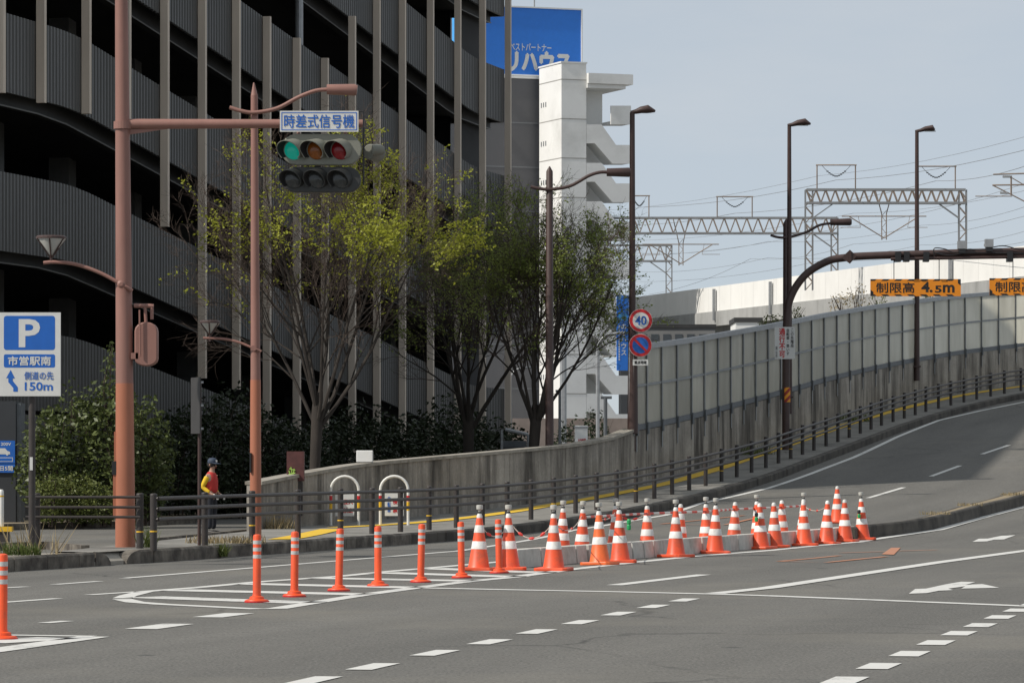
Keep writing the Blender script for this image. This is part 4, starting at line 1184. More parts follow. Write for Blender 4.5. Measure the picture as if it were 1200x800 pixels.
def visor(par, x, y, d, r, L_, mat, dark):
    """open-bottomed tunnel visor"""
    c = P(x, y, d); m = MB(); m.sm = True; n = 18; vs = []; fs = []; ax_ = V((-.46, -.87, -.16)).normalized()
    for a in np.linspace(-.75, PI + .75, n):
        e = V((math.cos(a), 0, math.sin(a)))
        ln = L_ * (.62 + .38 * max(-.4, math.sin(a)))
        vs += [c + e * r, c + e * r + ax_ * ln, c + e * (r - .012), c + e * (r - .012) + ax_ * ln]
    for i in range(n - 1):
        a = 4 * i; b = a + 4
        fs += [(a, a + 1, b + 1, b), (a + 1, a + 3, b + 3, b + 1)]
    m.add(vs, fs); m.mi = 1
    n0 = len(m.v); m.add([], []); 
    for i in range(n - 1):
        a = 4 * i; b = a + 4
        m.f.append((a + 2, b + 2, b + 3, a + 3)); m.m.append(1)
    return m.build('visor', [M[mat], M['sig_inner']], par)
stadium(329, 424, 157, 193.5, TD, .17, 'sig_body', 'housing', ts)
M['green_lit'] = emis('lit_green_lens', (.004, .30, .22), .5)
M['amber_off'] = simple('unlit_amber_lens', (.26, .075, .008), .2, var=.15, scale=30)
M['red_off'] = simple('unlit_red_lens', (.25, .008, .012), .2, var=.15, scale=30)
M['dark_lens'] = simple('dark_arrow_lens', (.045, .048, .047), .15, var=.2, scale=20)
for x, mt_ in ((344.5, 'green_lit'), (371.5, 'amber_off'), (399.5, 'red_off')):
    m = MB(); m.sm = True; c = P(x, 176, TD - .005)
    m.lathe(c, [(.155, -.0), (.15, .02), (.10, .05), (.02, .062)], 24, (0, -1, 0)); m.build('lens', M[mt_], ts)
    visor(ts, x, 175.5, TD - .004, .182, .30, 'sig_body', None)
stadium(331, 423, 195.5, 225.5, TD, .17, 'sig_dark', 'arrow_housing', ts)
for x in (345, 373, 401):
    m = MB(); m.sm = True; m.lathe(P(x, 210, TD - .005), [(.15, 0), (.145, .02), (.02, .05)], 24, (0, -1, 0)); m.build('arrow_lens', M['dark_lens'], ts)
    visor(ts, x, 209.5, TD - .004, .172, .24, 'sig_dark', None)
m = MB(); m.tube([P(426, 130, TD + .1), P(426, 217, TD + .1)], .014, 8); m.tube([P(418, 131, TD + .1), P(426, 131, TD + .1)], .012, 8); m.build('hanger', M['black'], ts)
m = MB(); m.sm = True
m.lathe(P(433, 178, TD + .25), [(.11, 0), (.13, .04), (.13, .20), (.15, .30), (.15, .32)], 20, (.35, .94, 0)); m.build('rear_signal_head', M['sig_rear'], ts)
m = MB(); m.sm = True; m.lathe(P(436, 176, TD + .2), [(.085, 0), (.085, .16), (.06, .2)], 16, (.95, .3, 0)); m.build('rear_visor', M['sig_rear'], ts)
m = MB(); m.tube([P(350, 150, SD - .05), P(350, 158, TD + .1)], .03, 8); m.tube([P(405, 150, SD - .05), P(405, 158, TD + .1)], .03, 8); m.build('mount', M['pink_pole'], ts)
# name plate
t, c, r_, nrm, k = facing('signal_plate', 'white plate with blue Japanese characters above the traffic signal', 'sign', 328, 420, 130, 154.5, TD - .06, .03, 'white_sheet')
w, h = 92 * k, 24.5 * k
m = MB()
for z in (-h / 2 + .03, h / 2 - .03): m.box(c + nrm * .002 + UP * z, (w - .05, .004, .012))
for x in (-w / 2 + .03, w / 2 - .03): m.box(c + nrm * .0021 + r_ * x, (.012, .004, h - .05))
m.build('border', M['blue_sheet'], t)
text_mesh('時差式信号機', 1, M['blue_sheet'], t, 'lettering', c, r_, UP, .010, fit=(82 * k, 15.5 * k), depth=.005)

# ---- street lamps
def street_lamp_pink():
    d = 71.0
    t = thing('street_lamp', 'pink brown street lamp with curved arm and a small lantern below', 'street lamp', P(299.5, 632, d), 'street lamps')
    post_tube(t, 'lower_pole', 299.5, 633, 445, d, .105, .092, 'orange_pole', 18)
    post_tube(t, 'upper_pole', 298, 445, 112, d, .088, .062, 'pink_pole', 18, 299.5)
    m = MB(); m.sm = True; m.tube([P(298, 112, d), P(297.5, 97, d)], [.062, .012], 14); m.build('finial', M['pink_pole'], t)
    m = MB(); m.sm = True; m.tube(curve_px([(269, 126), (284, 130.5), (299, 132), (325, 127), (350, 114), (370, 106.5), (386, 105)], d - .1), .035, 10); m.build('arm', M['pink_pole'], t)
    m = MB(); m.sm = True; m.tube([P(383, 105, d - .1), P(415, 105.5, d - .1), P(418.5, 106, d - .1)], [.09, .105, .085], 14); m.build('luminaire', M['pink_pole'], t)
    m = MB(); m.sm = True; m.tube(curve_px([(306, 412), (297, 408), (280, 401), (262, 397), (238, 396)], d - .1), .024, 8); m.build('lantern_arm', M['pink_pole'], t)
    lantern(t, 246, 377, 394, 24, d - .1)
    m = MB(); m.lathe(P(297, 408, d - .18), [(.05, -.03), (.05, .03)], 12, (0, -1, 0)); m.build('clamp', M['pink_pole'], t)
    m = MB(); m.box(P(293.5, 542, d - .09), (.03, .05, .35)); m.build('conduit', M['black'], t)
street_lamp_pink()
def arm_lamp(label, x, ytop, ybase, d, pts, lum, mat='brown_pole', r=(.1, .06)):
    t = thing('street_lamp', label, 'street lamp', V((P(x, 0, d).x, d, 0)), 'street lamps')
    m = MB(); m.sm = True; m.tube([V((P(x, 0, d).x, d, -.02)), P(x, ytop + 6, d), P(x, ytop, d)], [r[0], r[1], .015], 14); m.build('pole', M[mat], t)
    m = MB(); m.sm = True; m.tube(curve_px(pts, d - .08), .042, 10); m.build('arm', M[mat], t)
    a, b = lum
    m = MB(); m.sm = True; m.tube([P(a[0], a[1], d - .08), P(b[0] - 2, b[1], d - .08), P(b[0], b[1], d - .08)], [.10, .12, .09], 14); m.build('luminaire', M[mat], t)
    return t
arm_lamp('dark brown street lamp with curved arm standing among the tree branches', 644, 195, 525, 101, [(622, 219), (632, 221), (645, 222), (668, 218), (690, 206), (703, 202), (713, 202)], ((711, 202), (739, 202)), r=(.115, .085))
arm_lamp('dark brown street lamp with curved arm right behind the height limit gantry pole', 921.5, 256, 520, 129, [(903, 275.5), (912, 278), (924, 278), (945, 272), (960, 264), (975, 261.5)], ((973, 260.5), (998, 260)), r=(.13, .105))
def tall_lamp(label, x, ytop, ybase, d, r0=.075, w=24):
    b = P(x, ybase, d)
    t = thing('street_lamp', label, 'street lamp', b, 'street lamps')
    m = MB(); m.sm = True; m.tube([b - UP * .5, P(x, ytop + 5, d)], [r0 * 1.25, r0 * .8], 12); m.build('pole', M['brown_pole'], t)
    m = MB(); m.sm = True
    pts = [P(x - 2, ytop + 5, d), P(x + 4, ytop + 4, d), P(x + 10, ytop + 2, d), P(x + 18, ytop + 1, d), P(x + w + 1, ytop + 3.5, d)]
    m.tube(pts, [.06, .085, .12, .15, .04], 12, sy=.75); m.build('lamp_head', M['brown_pole'], t)
    m = MB(); m.tube([P(x + 9, ytop + 4.8, d), P(x + 22, ytop + 4.8, d)], .05, 8, sy=.4); m.build('lens', M['lantern_glass'], t)
    m = MB(); m.box(b + UP * .02, (r0 * 3.2, r0 * 3.2, .05)); m.build('base_plate', M['brown_pole'], t)
    return t
tl = tall_lamp('tall slim brown lamp carrying the round speed and no parking signs', 741, 127, 506, 106.3, .085, 26)
tall_lamp('tall slim brown lamp rising behind the curved height limit gantry', 925, 142, 466, 124.5, .075, 24)
tall_lamp('tall slim brown lamp rising behind the orange height limit sign', 1074.5, 149, 430, 147.0, .085, 20)
post_tube(tl, 'thick_base', 741.5, 508, 372, 106.2, .145, .12, 'brown_pole', 14)

# ---- round signs
def round_sign(name, label, x, y, d, R_, kind):
    c = P(x, y, d); t = thing(name, label, 'sign', c - UP * R_)
    def disc(nm, r, off, mat, th=.004, n=40): 
        m = MB(); m.lathe(c + V((0, -off, 0)), [(r, 0), (r, th)], n, (0, -1, 0)); return m.build(nm, M[mat], t)
    disc('backing', R_, -.02, 'white_sheet', .02)
    disc('red_ring', R_ * .965, .001, 'red_sheet')
    if kind == 40:
        disc('face', R_ * .70, .0055, 'white_sheet')
        text_mesh('40', 1, M['blue_sheet'], t, 'lettering', c, V((1, 0, 0)), UP, .02, fit=(R_ * .98, R_ * .80), depth=.011)
    else:
        disc('face', R_ * .70, .0055, 'blue_sheet')
        m = MB(); a = math.radians(-45); ax = (V((math.cos(a), 0, math.sin(a))), V((0, 1, 0)), V((-math.sin(a), 0, math.cos(a))))
        m.box(c + V((0, -.011, 0)), (R_ * 1.5, .002, R_ * .2), ax=ax); m.build('slash', M['red_sheet'], t)
    m = MB(); m.tube([c + V((-.2, .04, 0)), c + V((.05, .04, 0))], .02, 6); m.build('bracket', M['steel'], t)
round_sign('speed_limit_sign', 'round red ringed speed limit sign showing a blue 40', 751, 375.5, 106.0, .31, 40)
round_sign('no_parking_sign', 'round blue no parking sign with red ring and slash', 750.5, 404.5, 106.0, .305, 0)
t, c, r_, nrm, k = facing('auxiliary_plate', 'tiny white plate with dark characters under the no parking sign', 'sign', 741.5, 759.5, 421, 428, 106.0, .015, 'white_sheet')
text_mesh('重点地域', 1, M['black_sheet'], t, 'lettering', c, r_, UP, .02, fit=(14 * k, 3.6 * k))

# ---- parking direction sign
PD = 61.0
t, c, r_, nrm, k = facing('parking_sign', 'white and blue parking sign with large letter P and arrow, 150 m', 'sign', -2, 71, 366, 464, PD, .03, 'white_sheet')
at = lambda x, y: c + r_ * (x - 34.5) * k + UP * (415 - y) * k
def rrect(x0, x1, y0, y1, mat, name, off=.002, rad=3):
    m = MB(); pl = []
    for cx, cy, a0 in ((x1 - rad, y0 + rad, 0), (x0 + rad, y0 + rad, 90), (x0 + rad, y1 - rad, 180), (x1 - rad, y1 - rad, 270)):
        for a in (0, 30, 60, 90):
            an = math.radians(a0 + a); pl.append(at(cx + rad * math.cos(an), cy - rad * math.sin(an)) + nrm * off)
    m.prism(pl, -nrm * .0018); return m.build(name, M[mat], t)
rrect(4.5, 64.5, 370, 410, 'blue_sheet', 'blue_field')
rrect(4.5, 64.5, 415, 430.5, 'blue_sheet', 'blue_field', rad=2)
text_mesh('P', 1, M['white_sheet'], t, 'lettering', at(34.5, 390.3), r_, UP, .025, fit=(25 * k, 33 * k), depth=.004)
text_mesh('市営駅南', 1, M['white_sheet'], t, 'lettering', at(34.5, 422.7), r_, UP, .02, fit=(50 * k, 10.5 * k), depth=.004)
text_mesh('側道の先', 1, M['blue_sheet'], t, 'lettering', at(45.5, 440), r_, UP, .006, fit=(34 * k, 9.5 * k), depth=.004)
text_mesh('150m', 1, M['blue_sheet'], t, 'lettering', at(45.5, 452.5), r_, UP, .02, fit=(33 * k, 10 * k), depth=.004)
m = MB(); zz = lambda L_: [at(x / 6.15, 350 + y / 6.15) + nrm * .003 for x, y in L_]
m.add(zz([(44, 572), (77, 512), (107, 572), (92, 573), (92, 592), (60, 600), (60, 570)]), [(0, 1, 2, 3, 4, 5, 6)])
m.add(zz([(60, 600), (92, 592), (128, 636), (128, 668), (96, 668), (96, 642)]), [(0, 1, 2, 3, 4, 5)])
m.build('arrow', M['blue_sheet'], t)
m = MB(); m.sm = True; b = P(37.5, 648, PD + .10); m.tube([b - UP * .03, P(37.5, 372, PD + .10)], .052, 14); m.build('post', M['dark_metal'], t)
m = MB(); m.box(P(36.6, 543, PD + .044), (.045, .006, .2)); m.build('sticker', M['white_sheet'], t)
# ---- back of a sign on a brown post
t = thing('sign_board', 'narrow dark sign board seen from behind on a brown post beside the guard', 'sign', P(233, 637, 66.5))
m = MB(); m.sm = True; m.tube([P(233.5, 639, 66.5), P(234, 446, 66.5)], .03, 10); m.build('post', M['brown_pole'], t)
m = MB(); ax = (V((.32, -.947, 0)), V((.947, .32, 0)), UP); m.box(P(229.5, 475, 66.42), (.6, .02, .93), ax=ax); m.build('plate', simple('dark_sign_back', (.035, .033, .032), .6), t)
m = MB()
for y in (448, 475, 502): m.box(P(232.5, y, 66.44), (.5, .045, .035), ax=ax)
m.build('bracket', M['steel'], t)

# ---- height limit gantry over the ramp
HD = 121.0
hg = thing('height_limit_gantry', 'brown bent pipe gantry arching over the ramp with sensors and cables', 'gantry', P(921, 524, HD))
m = MB(); m.sm = True; m.tube(curve_px([(921, 527), (921, 450), (922, 375), (928, 345), (945, 321), (970, 306), (990, 302), (1012, 300), (1100, 297), (1200, 294.5), (1300, 292)], HD, 8), .115, 18); m.build('pipe', M['brown_pole'], hg)
m = MB()
for s_ in (-1, 1): m.prism([P(986, 302, HD + s_ * .12 - .005), P(996, 292.5, HD + s_ * .12 - .005), P(1004, 300, HD + s_ * .12 - .005), P(996, 309, HD + s_ * .12 - .005)], (0, .01, 0))
m.lathe(P(996, 300.5, HD), [(.22, -.03), (.22, .03)], 4, (1, 0, 0)); m.build('flange', M['brown_pole'], hg)
m = MB(); m.tube([P(1044, 303.5, HD - .12), P(1300, 299, HD - .12)], .05, 10); m.build('lower_pipe', M['brown_pole'], hg)
for x, y in ((1127, 287), (1159, 285)):
    m = MB(); m.box(P(x, y, HD - .1), (.24, .3, .24)); o = m.build('sensor_box', M['steel'], hg)
    m = MB(); m.box(P(x, y + 7, HD - .1), (.2, .26, .14)); m.build('sensor_mount', M['black'], o)
for x in (1052, 1062, 1085, 1183):
    m = MB(); m.box(P(x, 301, HD - .1), (.17, .34, .30)); m.build('clamp', M['black'], hg)
m = MB(); m.tube(curve_px([(1095, 300), (1095, 291), (1108, 292), (1118, 296), (1135, 292), (1150, 293), (1175, 288), (1200, 293), (1240, 290)], HD - .17), .018, 6); m.tube(curve_px([(1095, 296), (1112, 299), (1140, 296), (1200, 297), (1250, 296)], HD - .18), .016, 6); m.build('cable', M['black'], hg)
M['hazard'] = band_mat('hazard_stripes', (.75, .30, .01), (.30, .02, .015), (.707, 0, -.707), .16)
m = MB(); m.lathe(P(921.5, 471, HD), [(.1225, 0), (.1225, .44)], 18); m.build('hazard_band', M['hazard'], hg)
M['hazard_blk'] = M['black_sheet']
def limit_sign(label, x0, x1, y0, y1, d):
    t, c, r_, nrm, k = facing('height_limit_sign', label, 'sign', x0, x1, y0, y1, d, .03, 'orange_sheet', group=None)
    w, h = (x1 - x0) * k, (y1 - y0) * k
    m = MB(); n = 7; bt = .055
    for i in range(n):
        u0 = -w / 2 + w * (i / n); L_ = w / n * .5
        for s_ in (-1, 1):
            zo, zi = s_ * h / 2, s_ * (h / 2 - bt); sh = .07
            m.add([c + r_ * u0 + UP * zo + nrm * .002, c + r_ * (u0 + L_) + UP * zo + nrm * .002, c + r_ * (u0 + L_ - sh) + UP * zi + nrm * .002, c + r_ * max(u0 - sh, -w / 2) + UP * zi + nrm * .002], [(0, 1, 2, 3)])
    for s_ in (-1, 1):
        m.add([c + r_ * s_ * w / 2 + UP * (-s_) * h * (-.5) * (1) + nrm * .0022, c + r_ * s_ * w / 2 + UP * h * .12 * s_ + nrm * .0022, c + r_ * s_ * (w / 2 - .09) + UP * h * .25 * s_ + nrm * .0022, c + r_ * s_ * (w / 2 - .09) + UP * h * .5 * s_ + nrm * .0022], [(0, 1, 2, 3)])
    m.build('black_border', M['black_sheet'], t)['kind'] = 'stuff'
    o = lambda f: c + r_ * (f * w)
    text_mesh('制限高', 1, M['black_sheet'], t, 'lettering', o(-.225), r_, UP, .012, fit=(w * .42, h * .60), depth=.004)
    text_mesh('4.', 1, M['black_sheet'], t, 'lettering', o(.125) + UP * .012, r_, UP, .04, fit=(w * .125, h * .60), depth=.004)
    text_mesh('5', 1, M['black_sheet'], t, 'lettering', o(.25) - UP * .045, r_, UP, .03, fit=(w * .075, h * .42), depth=.004)
    text_mesh('m', 1, M['black_sheet'], t, 'lettering', o(.365) - UP * .03, r_, UP, .03, fit=(w * .13, h * .46), depth=.004)
    for x in (x0 + (x1 - x0) * .26, x0 + (x1 - x0) * .76):
        m = MB(); m.tube([P(x, y0 + 1, d + .03), P(x, 300, d + .05)], .014, 6); m.build('hanger', M['dark_steel'], t)
limit_sign('orange height limit 4.5 m sign hanging from the gantry before the slim lamp', 1020, 1126, 327, 347, HD)
limit_sign('orange height limit sign on the gantry cut off by the photo edge', 1159.5, 1265.5, 326, 346, HD)
# closed-to-bicycles board
t, c, r_, nrm, k = facing('notice_board', 'white notice with vertical red and black characters on the gantry pole', 'sign', 908, 931.5, 383, 420.5, HD - .14, .015, 'white_sheet')
text_mesh('通行不可', 1, M['red_sheet'], t, 'lettering', c + r_ * (916.5 - 919.75) * k + UP * (401.75 - 401.7) * k, r_, UP, .025, fit=(7 * k, 34 * k), vertical=True)
text_mesh('自転車・車いす', 1, M['black_sheet'], t, 'lettering', c + r_ * (923.3 - 919.75) * k + UP * (401.75 - 400.5) * k, r_, UP, .015, fit=(3.6 * k, 31 * k), vertical=True)
text_mesh('この先階段', 1, M['black_sheet'], t, 'lettering', c + r_ * (928.3 - 919.75) * k + UP * (401.75 - 396) * k, r_, UP, .015, fit=(3.6 * k, 22 * k), vertical=True)
text_mesh('岡山市', 1, M['black_sheet'], t, 'lettering', c + r_ * (910 - 919.75) * k + UP * (401.75 - 412.5) * k, r_, UP, .01, fit=(2.2 * k, 13 * k), vertical=True)

# ---- arch bollards with notice plates
def arch(label, xc, d, rot):
    b = P(xc, 616, d); b.z = R(inv(b)[0]) + KH
    t = thing('arch_bollard', label, 'bollard', b, 'arch bollards on the pavement')
    w, h, r = .59, 1.03, .031
    ax = V((math.cos(rot), math.sin(rot), 0))
    pts = [b - ax * w / 2 - UP * .02, b - ax * w / 2 + UP * (h - w / 2)]
    pts += [b + UP * (h - w / 2) + ax * (-w / 2 * math.cos(a)) + UP * (w / 2 * math.sin(a)) for a in np.linspace(0, PI, 13)][1:-1]
    pts += [b + ax * w / 2 + UP * (h - w / 2), b + ax * w / 2 - UP * .02]
    m = MB(); m.sm = True; m.tube(pts, r, 12); m.build('hoop', M['white_tube'], t)
    for s_ in (-1, 1):
        m = MB(); m.lathe(b + ax * s_ * w / 2 + UP * (.50), [(r * 1.06, 0), (r * 1.06, .12)], 12); m.build('red_band', M['red_sheet'], t)
        m = MB(); m.lathe(b + ax * s_ * w / 2 + UP * (.30), [(r * 1.06, 0), (r * 1.06, .19)], 12); m.build('yellow_band', M['yellow'], t)
    c = b + UP * .43 - V((ax.y, -ax.x, 0)) * 0
    nr = V((ax.y, -ax.x, 0))
    m = MB(); m.box(c, (.40, .012, .48), ax=(ax, -nr, UP)); m.build('plate', M['white_sheet'], t)
    text_mesh('自転車', 1, M['blue_sheet'], t, 'lettering', c + nr * .006 - ax * .11, ax, UP, .02, fit=(.07, .34), vertical=True)
    text_mesh('侵入', 1, M['red_sheet'], t, 'lettering', c + nr * .006 + ax * .07 + UP * .06, ax, UP, .03, fit=(.2, .10))
    text_mesh('禁止', 1, M['red_sheet'], t, 'lettering', c + nr * .006 + ax * .07 - UP * .12, ax, UP, .03, fit=(.2, .10))
arch('white hoop bollard with notice plate nearer the low end of the wall', 404, 85.0, .0)
arch('white hoop bollard with notice plate on the ramp side of the pair', 462, 85.0, .0)

# ---- delineator posts
def delineator_proto():
    t = thing('delineator_post', 'x', 'delineator', (0, 0, 0), 'orange delineators')
    m = MB(); m.sm = True; m.lathe((0, 0, 0), [(.135, 0), (.14, .012), (.13, .03), (.085, .04), (.08, .065), (.052, .075), (.046, .1), (.046, .75), (.04, .765), (.02, .772)], 20); m.build('post', M['post_orange'], t)
    for z in (.52, .60, .68):
        m = MB(); m.sm = True; m.lathe((0, 0, z - .02), [(.0475, 0), (.0475, .042)], 20); m.build('reflective_band', M['grey_band'], t)
    m = MB(); m.lathe((0, 0, .0), [(.142, .001), (.142, .018)], 20); m.build('base_ring', M['red_sheet'], t)
    return t
pr = delineator_proto(); first = True
for i, (x, y) in enumerate(((2.5, 749), (301, 705.5), (345, 699), (397, 692.3), (443, 686.8), (493, 682), (541, 677), (585, 671.3))):
    o = pr if i == 0 else copy_tree(pr)
    o.location = G(x, y)
    o.rotation_euler = (random.uniform(-.02, .02), random.uniform(-.03, .03), random.uniform(0, 6))
    o['label'] = ('lone orange delineator post on the small painted wedge away from the others' if i == 0 else
                  'orange delineator post standing right at the start of the cones' if i == 7 else
                  ['orange delineator post nearest the rounded tip of the hatched island', 'second orange delineator post counted from the rounded island tip', 'third orange delineator post counted from the rounded island tip',
                   'fourth orange delineator post counted from the rounded island tip', 'fifth orange delineator post counted from the rounded island tip', 'sixth orange delineator post counted from the island tip, beside the first cone'][i - 1])
# ---- traffic cones
def cone_proto(lamp, mat):
    t = thing('traffic_cone', 'x', 'traffic cone', (0, 0, 0), 'traffic cones along the block median')
    hc = .81; r = lambda z: .158 + (.036 - .158) * (z - .045) / (hc - .045)
    m = MB(); m.sm = True
    m.lathe((0, 0, 0), [(r(.045) + .01, .045), (r(.07), .07), (r(.5), .5), (r(.77), .77)], 28); m.build('body', M[mat], t)
    m = MB(); w = .25; c = .05; pl = [(w, -w + c), (w, w - c), (w - c, w), (-w + c, w), (-w, w - c), (-w, -w + c), (-w + c, -w), (w - c, -w)]
    m.prism([V((x, y, 0)) for x, y in pl], (0, 0, .05)); m.build('base', M[mat], t, bevel=.012)
    for a, b in ((.315, .43), (.555, .665)):
        m = MB(); m.sm = True; m.lathe((0, 0, 0), [(r(a) + .0015, a), (r(a) + .003, a + .002), (r(b) + .003, b - .002), (r(b) + .0015, b)], 28); m.build('white_band', M['cone_white'], t)
    m = MB(); m.sm = True; m.lathe((0, 0, 0), [(.042, .765), (.042, .80), (.03, .83), (.0, .838)], 18); m.build('cap', M['cone_white'], t)
    if lamp:
        m = MB(); m.sm = True; m.lathe((0, 0, 0), [(.026, .832), (.020, .86), (.020, .885), (.034, .888), (.047, .898), (.050, .945), (.046, .958), (.02, .962)], 18); l_ = m.build('warning_lamp', M['lamp_white'], t)
        m = MB(); m.lathe((0, 0, 0), [(.030, .84), (.030, .862)], 12); m.build('lamp_collar', M['black'], l_)
    return t
protos = {(l, mt): cone_proto(l, mt) for l in (True, False) for mt in ('cone', 'cone_b')}
used = set()
front = [(561, 669, 1, 0), (597, 668.5, 1, 0), (649, 669, 1, 0), (703, 662.3, 1, 1), (727, 659.8, 1, 0), (792, 653.3, 1, 0), (837.7, 648.7, 1, 0), (891.7, 643.7, 0, 0), (908, 642, 0, 0), (942.5, 639.8, 0, 0), (968.3, 637.6, 0, 0), (990.3, 635.2, 0, 0), (1010.5, 633.2, 1, 0)]
backr = [(658.5, 595, 1), (681.7, 595.7, 1), (721, 592, 1), (758.5, 592, 1), (796.5, 590, 0), (827.5, 590, 1), (860, 587.7, 0), (888, 587, 1), (916.5, 586, 0), (941, 585, 1)]
cones = []
NTH = ['first', 'second', 'third', 'fourth', 'fifth', 'sixth', 'seventh', 'eighth', 'ninth', 'tenth', 'eleventh', 'twelfth', 'thirteenth']
def put_cone(p, lamp, fade, label, s=1.0):
    key = (bool(lamp), 'cone_b' if fade else 'cone')
    if key in used: o = copy_tree(protos[key])
    else: o = protos[key]; used.add(key)
    o.location = p; o.rotation_euler = (random.uniform(-.03, .03), random.uniform(-.03, .03), random.uniform(-.5, .5) - .28); o.scale = (s, s, s)
    o['label'] = label; cones.append(o); return o
random.seed(21)
labs = {0: 'lamp topped traffic cone ahead of the first concrete block, on the hatching', 1: 'lamp topped traffic cone touching the last delineator post', 3: 'slightly faded lighter orange lamp topped traffic cone', 12: 'last lamp topped traffic cone with green tag where the kerbed median begins'}
for i, (x, y, l, fd) in enumerate(front):
    put_cone(G(x, y - .6), l, fd, labs.get(i, ('lamp topped' if l else 'lampless') + ' traffic cone, ' + NTH[i] + ' in the front row counted from the delineators'), 1.0)
for i, (x, y, l) in enumerate(backr):
    d = 4700 * (1.6 - .838) / (y - 540)
    p = V(((x - 600) / FPX * d, d, 0)); p.z = R(inv(p)[0])
    put_cone(p, l, 0, ('lamp topped' if l else 'lampless') + ' traffic cone behind the blocks, ' + NTH[i] + ' in the rear row counted from the delineators')
p = G(981, 612.5); put_cone(p, 0, 0, 'traffic cone without a lamp standing apart on the ramp, near the end of the blocks')
for k_, o in protos.items():
    if k_ not in used:
        for ch in list(o.children_recursive): bpy.data.objects.remove(ch)
        bpy.data.objects.remove(o)
back_c = cones[13:23]
# striped cone bars between the rear cones
for i in (1, 3, 5, 6, 8):
    j = {1: 3, 3: 5, 5: 6, 6: 8, 8: 9}[i]
    a, b = V(back_c[i].location) + UP * .70, V(back_c[j].location) + UP * .70
    L_ = (b - a).length; m = MB(); m.sm = True; m.tube([(0, 0, 0), (0, 0, L_)], .021, 8)
    if 'bar' not in M: M['bar'] = band_mat('red_white_bar', (.60, .06, .04), (.68, .66, .62), (0, 0, 1), .55)
    o = m.build('cone_bar', M['bar']); o.location = a; o.rotation_euler = (b - a).to_track_quat('Z', 'Y').to_euler()
    tag(o, 'red and white striped bar slung between cones behind the blocks', 'cone bar', 'bars between the rear cones')
M['rope'] = simple('pale_rope', (.52, .42, .36), .8, var=.2, scale=20)
M['rope_red'] = simple('red_rope_float', (.62, .05, .04), .5, var=.1)
def rope(label, a, b, sag, nb):
    a, b = V(a), V(b); pts = []
    for i in range(17):
        u = i / 16; q_ = a.lerp(b, u); q_.z -= sag * 4 * u * (1 - u); pts.append(q_)
    t = thing('rope', label, 'rope', pts[8], 'ropes between the cones')
    m = MB(); m.tube(pts, .008, 5); m.build('cord', M['rope'], t)
    for i in range(nb):
        q_ = pts[int(16 * (i + 1) / (nb + 1))]; dq = (pts[min(16, int(16 * (i + 1) / (nb + 1)) + 1)] - q_).normalized()
        m = MB(); m.sm = True; m.tube([q_ - dq * .045, q_ - dq * .02, q_ + dq * .02, q_ + dq * .045], [.008, .022, .022, .008], 8); m.build('float', M['rope_red'], t)
top = lambda o: V(o.location) + UP * .72
rope('sagging rope with red floats between the first two cones', top(cones[0]), top(cones[1]) + V((.02, 0, 0)), .22, 2)
rope('sagging rope with red floats from the delineator end to the blocks', top(cones[1]), top(cones[2]), .25, 3)
rope('sagging rope with red floats joining front and rear cones at the block end', top(cones[2]), top(back_c[1]), .18, 2)
rope('sagging rope with red floats joining the faded cone to its rear neighbour', top(cones[3]), top(back_c[2]), .06, 2)
rope('rope with red floats joining rear cones near the ramp start', top(back_c[2]), top(back_c[3]), .12, 2)
rope('taut rope with red floats near the end of the block row', top(back_c[9]), top(cones[10]), .1, 2)
# green tags on two cones
M['green_tag'] = simple('green_plastic', (.02, .33, .10), .4, var=.1)
for o, nm in ((cones[12], 0), (cones[7], 1), (cones[4], 2)):
    q_ = V(o.location) + UP * (.44 if nm == 0 else .5 if nm == 1 else .52) + V((-.075 if nm == 0 else -.09 if nm == 1 else .13, -.13, 0))
    t = thing('hanging_tag', ['green and black tag hung on the cone at the median kerb', 'green and black tag hung beside a lampless cone', 'turquoise tag hung between two lamp topped cones'][nm], 'tag', q_)
    m = MB(); m.lathe(q_, [(.028, 0), (.034, .02), (.034, .07), (.02, .09)], 10); m.build('tag_body', M['green_tag'], t)
    m = MB(); m.lathe(q_ + UP * .092, [(.03, 0), (.034, .02), (.034, .06), (.02, .08)], 10); m.build('tag_top', M['black' if nm != 2 else 'green_tag'], t)

# ---- left corner: fence piece, entrance wall, barrier gate post
sf = thing('short_fence', 'short dark three rail fence between the parking sign and the signal mast', 'fence', P(164, 640, 64))
for x in (43, 164):
    p = P(x, 640, 64.2); p.z = KH - .02; fence_post(sf, p, x == 164, .9, .058)
for y in (582.2, 594, 605.5):
    m = MB(); m.sm = True; m.tube([P(30, y, 64.1), P(164, y, 64.1)], .0235, 8); m.build('rail', M['dark_metal'], sf)
ew = thing('entrance_wall', 'dark slate entrance wall carrying the blue charging sign', 'wall', P(8, 616, 97))
M['slate'] = simple('dark_slate_panel', (.030, .033, .038), .6, var=.12, scale=1, ws=True)
m = MB(); c0, c1 = P(-60, 0, 97).x, P(18.5, 0, 97).x; m.hexa([V((c0, 97, 0)), V((c1, 97, 0)), V((c1, 98, 0)), V((c0, 98, 0))], [V((c0, 97, 3.05)), V((c1, 97, 3.05)), V((c1, 98, 3.05)), V((c0, 98, 3.05))]); m.build('panel', M['slate'], ew)
c2 = P(24, 0, 97).x; m = MB(); m.hexa([V((c1 + .01, 97.06, 0)), V((c2, 97.06, 0)), V((c2, 97.9, 0)), V((c1 + .01, 97.9, 0))], [V((c1 + .01, 97.06, 3.0)), V((c2, 97.06, 3.0)), V((c2, 97.9, 3.0)), V((c1 + .01, 97.9, 3.0))]); m.build('edge_post', M['dark_steel'], ew)
t, c, r_, nrm, k = facing('charging_sign', 'small blue electric car charging sign with white car symbol on dark wall', 'sign', -12, 17.5, 516, 542.5, 96.95, .02, 'blue_sheet')
